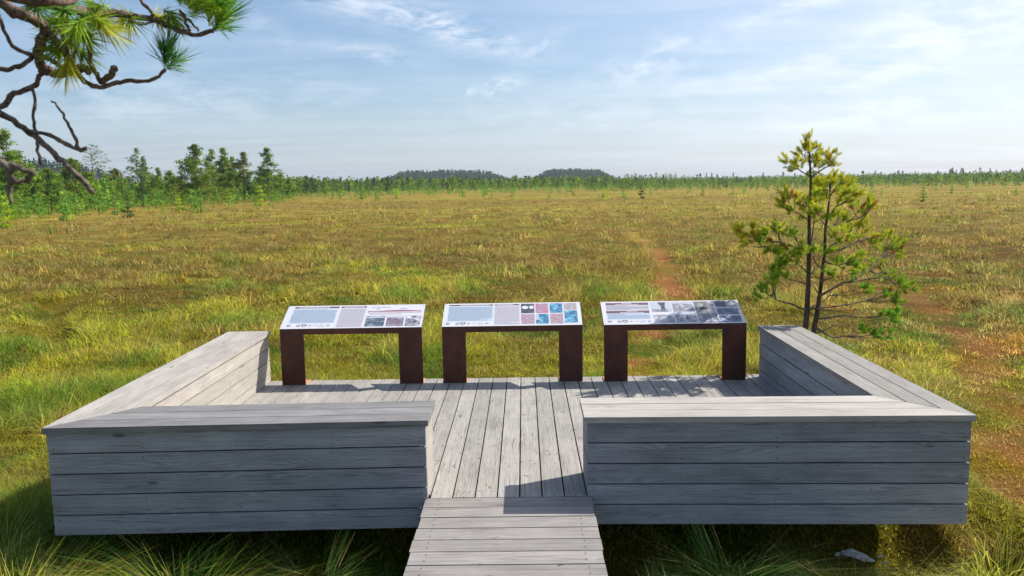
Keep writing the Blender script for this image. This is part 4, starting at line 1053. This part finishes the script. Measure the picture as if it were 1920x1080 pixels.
STY = {'bushy': dict(cb=.20, spread=1.2*0.44, nclump=356, ntri=22, ts=.20, cols=OLV, trunk_r=.15, shape=.8, top=.12),
       'bushy2': dict(cb=.2, spread=1.1*0.38, nclump=281, ntri=20, ts=.19, cols=OLV+GRN, trunk_r=.12, shape=.7, top=.15),
       'slim': dict(cb=.3, spread=0.26, nclump=225, ntri=20, ts=.18, cols=GRN+OLV, trunk_r=.12, shape=.9, top=.08),
       'round': dict(cb=.36, spread=0.32, nclump=243, ntri=20, ts=.18, cols=OLV+[(.16, .12, .04)], trunk_r=.13, shape=.6, top=.2),
       'dark': dict(cb=.32, spread=0.31, nclump=243, ntri=22, ts=.19, cols=DRK+GRN, trunk_r=.13, shape=.55, top=.2, open_=.15),
       'open': dict(cb=.4, spread=0.31, nclump=187, ntri=18, ts=.17, cols=DRK+OLV, trunk_r=.11, shape=.6, top=.2, open_=.3),
       'open2': dict(cb=.3, spread=0.36, nclump=318, ntri=20, ts=.17, cols=GRN+OLV, trunk_r=.14, shape=.8, top=.12, open_=.2),
       'sparse': dict(cb=.5, spread=0.38, nclump=112, ntri=16, ts=.17, cols=DRK+OLV, trunk_r=.11, shape=.45, top=.3, open_=.35),
       'roundo': dict(cb=.4, spread=0.38, nclump=225, ntri=20, ts=.19, cols=OLV+[(.17, .19, .04)], trunk_r=.12, shape=.45, top=.3)}
for i, (px, pb, pt, st, lab) in enumerate(BIG):
    x, y = ground_at(px, pb); top = atY(px, pt, y).z
    g_ = float(gz(np.array([x]), np.array([y]))); h = top-g_
    q_ = dict(STY[st]); q_['ntri'] = int(q_['ntri']*1.25); q_['ts'] *= 1.08
    p = pine_proto('pine_tree', 100+i, h, **q_)
    put(p, True, x, y, 1., lab, 'pine tree', 'large pines at the left edge of the open bog', random.uniform(0, 6))

# a bare bleached trunk
x, y = ground_at(230, 382); mb = MB(); topz = atY(226, 320, y).z
mb.tube([(x, y, -.5), (x-.05, y, 2), (x-.12, y, topz*.6), (x-.2, y, topz)], [.13, .11, .09, .05], 7)
tag(mb.build('dead_trunk', M_GREYTRUNK, smooth=True), 'bleached branchless dead trunk standing among the left pines', 'dead tree')

# saplings one can pick out: base px, base y, top y, colours
SAPS = [(15, 428, 372, YEL, 'bright yellow-green young pine at the left edge'), (70, 402, 366, SAP, 'bright green sapling below the rounded olive pine'),
        (125, 414, 362, SAP, 'tallest green sapling in front of the left forest edge, with a yellowing foot'), (170, 394, 366, SAP, 'pale green sapling below the tall sparse pine'),
        (192, 397, 364, SAP, 'pale green sapling left of the dark round sapling'), (240, 408, 374, DRK, 'dark round sapling in front of the bleached dead trunk'),
        (335, 396, 368, YEL, 'yellow-green sapling in front of the broad olive pine'), (488, 386, 350, YEL, 'pale yellow-green sapling in front of the last dark green pine'),
        (95, 440, 425, SAP, 'small green seedling standing out on the bog at far left'), (1202, 372, 348, DRK, 'dark green sapling standing alone right of the path'),
        (678, 373, 352, GRN, 'dark green sapling among the bright ones left of centre'), (1133, 375, 354, YEL, 'yellowish sapling near the start of the far path'),
        (965, 360, 343, SAP, 'green sapling centre of the far field'), (1005, 358, 344, SAP, 'green sapling just right of centre in the far field'),
        (1318, 367, 354, GRN, 'small dark sapling alone on the right half of the bog'), (1458, 362, 345, GRN, 'round green sapling left of the young two-stemmed pine top'),
        (1731, 378, 352, GRN, 'thin upright sapling right of the young two-stemmed pine'), (1905, 366, 354, SAP, 'green sapling at the right edge of the view'),
        (1785, 362, 346, SAP, 'bright green sapling left of the right-edge saplings'), (745, 372, 356, YEL, 'yellow-green sapling between two darker ones left of centre')]
for i, (px, pb, pt, cs, lab) in enumerate(SAPS):
    x, y = ground_at(px, pb); g_ = float(gz(np.array([x]), np.array([y]))); h = atY(px, pt, y).z-g_
    p = pine_proto('pine_sapling', 200+i, h, cb=.06, spread=.36, nclump=45, ntri=16, ts=.055*h, cols=cs, trunk_r=.03, shape=.85, top=.1)
    put(p, True, x, y, 1., lab, 'pine sapling', 'young pines scattered over the open bog', random.uniform(0, 6))

# many more young pines on the bog (copies)
sp = [pine_proto('pine_sapling', 300+i, 2.0, cb=.05, spread=.36, nclump=26, ntri=12, ts=.12, cols=c_, trunk_r=.035, shape=.85, top=.1) for i, c_ in enumerate((SAP, SAP+GRN, GRN, YEL+SAP))]
rs = random.Random(21); used = [False]*4; cnt = 0
def az_of(px): return math.atan((px-960)/F_PX)+YAW
def fronts(px):   # distance where low forest begins, by direction
    return float(np.interp(px, [-200, 0, 300, 530, 560, 800, 1150, 1400, 2100], [95, 100, 135, 165, 235, 260, 300, 360, 420]))
SL = ['far young pine, a few pixels tall, in front of the forest line']
while cnt < 270:
    px = rs.uniform(-120, 2040); fr = fronts(px)
    lo = max(85, fr*.5); d = lo+(fr*1.05-lo)*rs.random()**.6
    if px > 1000 and rs.random() < .15: d = rs.uniform(110, 220)
    if px < 540 and d < 75: continue
    a = az_of(px); x, y = d*math.sin(a), d*math.cos(a)
    s = rs.uniform(.45, 1.25)*(1 if px < 1150 else .85); v = rs.choices(range(4), (5, 4, 2, 2))[0]
    side = 'left of centre' if px < 700 else ('in the middle' if px < 1250 else 'on the right')
    hue = ('bright green', 'mid green', 'dark green', 'yellow-green')[v]
    size = 'tiny' if s < .7 else ('small' if s < 1 else 'taller')
    put(sp[v], not used[v], x, y, s, f'{size} {hue} sapling far out on the bog before the forest line, {side}', 'pine sapling', 'young pines scattered over the open bog', rs.uniform(0, 6)); used[v] = True; cnt += 1

# low forest: individuals in front, the rest one wood
fp = [pine_proto('pine_tree', 400+i, 5.0, cb=cb_, spread=sp_, nclump=60, ntri=12, ts=.24, cols=c_, trunk_r=.09, shape=sh_, top=.25)
      for i, (c_, cb_, sp_, sh_) in enumerate(((OLV, .3, .3, .5), (GRN, .2, .3, .8), (OLV+GRN, .35, .34, .4), (DRK, .25, .24, .7), (OLV+YEL, .3, .3, .5)))]
used = [False]*5; cnt = 0
while cnt < 265:
    if cnt < 130: px = rs.uniform(-150, 560); d = fronts(px)*rs.uniform(1.0, 1.55); s = rs.uniform(.45, 1.05)
    else: px = rs.uniform(530, 1980); d = fronts(px)*rs.uniform(1.0, 1.25); s = rs.uniform(.7, 1.15) if px < 1150 else rs.uniform(.45, .8)
    a = az_of(px); x, y = d*math.sin(a), d*math.cos(a); v = rs.randrange(5)
    side = 'behind the large left pines' if px < 560 else ('left of centre' if px < 900 else ('right of centre' if px < 1350 else 'on the far right'))
    hue = ('olive', 'green', 'mixed green', 'dark', 'yellowish')[v]
    put(fp[v], not used[v], x, y, s, f'{hue} bog pine of the low forest edge {side}', 'pine tree', 'low pines along the forest edge', rs.uniform(0, 6)); used[v] = True; cnt += 1

def wood_mass():
    rng = np.random.default_rng(77); V_ = []; C_ = []
    def add(px, d, h, gzv, cols, nt_=44, wide=.2):
        n = len(px); a = np.arctan((px-960)/F_PX)+YAW; X = d*np.sin(a); Y = d*np.cos(a)
        I = np.repeat(np.arange(n), nt_); m = len(I); t = rng.random(m)**.85
        rr = wide*h[I]*(1.05-t)**.8*np.sqrt(rng.random(m)); th = rng.uniform(0, 6.28, m)
        P = np.stack([X[I]+rr*np.cos(th), Y[I]+rr*np.sin(th), gzv[I]+h[I]*(.12+.88*t)], -1)
        dd = rng.normal(0, 1, (m, 3)); dd[:, 2] = np.abs(dd[:, 2])*.8; dd /= np.linalg.norm(dd, axis=1)[:, None]
        s2 = np.cross(dd, rng.normal(size=(m, 3))); s2 /= np.linalg.norm(s2, axis=1)[:, None]; ln = h[I][:, None]*rng.uniform(.07, .15, (m, 1))
        V_.append(np.stack([P-s2*ln*.45, P+s2*ln*.45, P+dd*ln], 1))
        c = np.array(cols)[rng.integers(0, len(cols), n)]*rng.uniform(.7, 1.3, (n, 1)); C_.append(c[I]*rng.uniform(.7, 1.3, (m, 1)))
    fr = lambda px: np.interp(px, [-200, 0, 300, 530, 560, 800, 1150, 1400, 2100], [95, 100, 135, 165, 235, 260, 300, 360, 420])
    # left wood, denser and taller
    n = 1500; px = rng.uniform(-260, 620, n); d = fr(px)*rng.uniform(1.12, 3.2, n); add(px, d, rng.uniform(2.2, 5.2, n), np.full(n, -.5), OLV+GRN+SAP, 60, .26)
    # middle low wood
    n = 3000; px = rng.uniform(500, 1250, n); d = fr(px)*rng.uniform(1.12, 3.0, n); add(px, d, rng.uniform(3.6, 6.3, n)*np.interp(px, [500, 1000, 1250], [1, .95, .75]), np.full(n, -.5), OLV+GRN+DRK, 44, .28)
    # right: sparse low pines thickening with distance
    n = 9000; px = rng.uniform(1100, 2200, n); d = 200+900*rng.random(n)**1.0; add(px, d, np.clip(1.4+d*.0045*rng.uniform(.55, 1.15, n), 0, 7)*rng.uniform(.75, 1.25, n), np.full(n, -.5), GRN+DRK+OLV, 24, .3)
    n = 70; px = rng.uniform(1150, 2200, n); d = rng.uniform(450, 900, n); add(px, d, 2.4+d*rng.uniform(.0055, .009, n), np.full(n, -.5), DRK, 60, .2)
    n = 900; px = rng.uniform(-260, 1300, n); d = rng.uniform(600, 1000, n); add(px, d, rng.uniform(5.5, 9.0, n), np.full(n, -.5), DRK+GRN, 34, .25)
    n = 2600; px = rng.uniform(520, 2100, n); d = fr(px)*rng.uniform(.8, 1.25, n); add(px, d, rng.uniform(.5, 1.9, n), np.full(n, -.45), SAP+GRN, 22, .38)
    n = 700; px = rng.uniform(-260, 560, n); d = fr(px)*rng.uniform(.95, 1.3, n); add(px, d, rng.uniform(.8, 2.6, n), np.full(n, -.45), SAP+GRN+OLV, 50, .36)
    V = np.concatenate(V_); C = np.concatenate(C_)
    o = tri_mesh('distant_wood', V, C, M_NEEDLE); tag(o, 'low pine wood closing off the bog along the horizon', 'wood', kind='stuff')
    return add, V_, C_
add, V_, C_ = wood_mass()

# hills with spruce on the horizon
HILLS = [(-420, 320, 950, 44., 'left'), (690, 980, 1300, 25., 'mid'), (985, 1165, 1300, 21., 'right')]
def hill_h(px, a, b, H):
    t = (px-a)/(b-a); return H*np.clip(np.sin(np.clip(t, 0, 1)*np.pi), 0, 1)**.6*(.95+.05*np.sin(t*11+a)+.04*np.sin(t*27))
def hills():
    mb = MB(); del V_[:]; del C_[:]
    m_, nt, bs = mat('forest_floor'); bs.inputs['Base Color'].default_value = (.035, .06, .03, 1); bs.inputs['Roughness'].default_value = 1
    for a, b, d, H, nm in HILLS:
        n_ = 40; prof = []
        for i in range(n_+1):
            px = a+(b-a)*i/n_; h = float(hill_h(px, a, b, H))*(1+.12*math.sin(i*.9+a)); row = []
            for j, (dd, f) in enumerate(((-130, 0), (-80, .5), (-30, .9), (0, 1), (60, .95), (200, 0))):
                az = az_of(px); row.append(((d+dd)*math.sin(az), (d+dd)*math.cos(az), -1+h*.62*f))
            prof.append(row)
        for i in range(n_):
            for j in range(5): mb.face([prof[i][j], prof[i+1][j], prof[i+1][j+1], prof[i][j+1]])
        n = int(2000 if nm != 'left' else 1500); px = RNG.uniform(a+4, b-4, n); off = RNG.uniform(-120, 90, n)
        f = np.interp(off, [-130, -80, -30, 0, 60, 200], [0, .5, .9, 1, .95, 0]); hh = hill_h(px, a, b, H)
        add(px, d+off, RNG.uniform(5, 14, n)*np.clip(hh/H*1.3, .45, 1), -1+hh*.62*f-.5, [(.010, .036, .017), (.016, .046, .022)], 46, .17)
    o = mb.build('hills', m_, smooth=True); tag(o, 'low hills rising behind the bog forest', 'hill', kind='structure')
    o = tri_mesh('hill_forest', np.concatenate(V_), np.concatenate(C_), M_NEEDLE); tag(o, 'dark spruce forest covering the distant low hills', 'forest', kind='stuff')
hills()

# ------------------------------------------------------------------ haze
def haze():
    me = bpy.data.meshes.new('haze'); s = 1760; z0, z1 = -3, 45
    v = [(x, y, z) for z in (z0, z1) for x, y in ((-s, -s), (s, -s), (s, s), (-s, s))]
    me.from_pydata(v, [], [(3, 2, 1, 0), (4, 5, 6, 7), (0, 1, 5, 4), (1, 2, 6, 5), (2, 3, 7, 6), (3, 0, 4, 7)])
    m_ = bpy.data.materials.new('haze_air'); m_.use_nodes = True; nt = m_.node_tree; nt.nodes.clear()
    pv = N(nt, 'ShaderNodeVolumePrincipled'); pv.inputs['Color'].default_value = (.80, .90, 1, 1); pv.inputs['Density'].default_value = .00013; pv.inputs['Anisotropy'].default_value = .3
    out = N(nt, 'ShaderNodeOutputMaterial'); nt.links.new(pv.outputs[0], out.inputs['Volume'])
    me.materials.append(m_); o = bpy.data.objects.new('haze', me); col.objects.link(o)
    tag(o, 'thin summer haze over the whole bog', 'haze', kind='stuff')
haze()
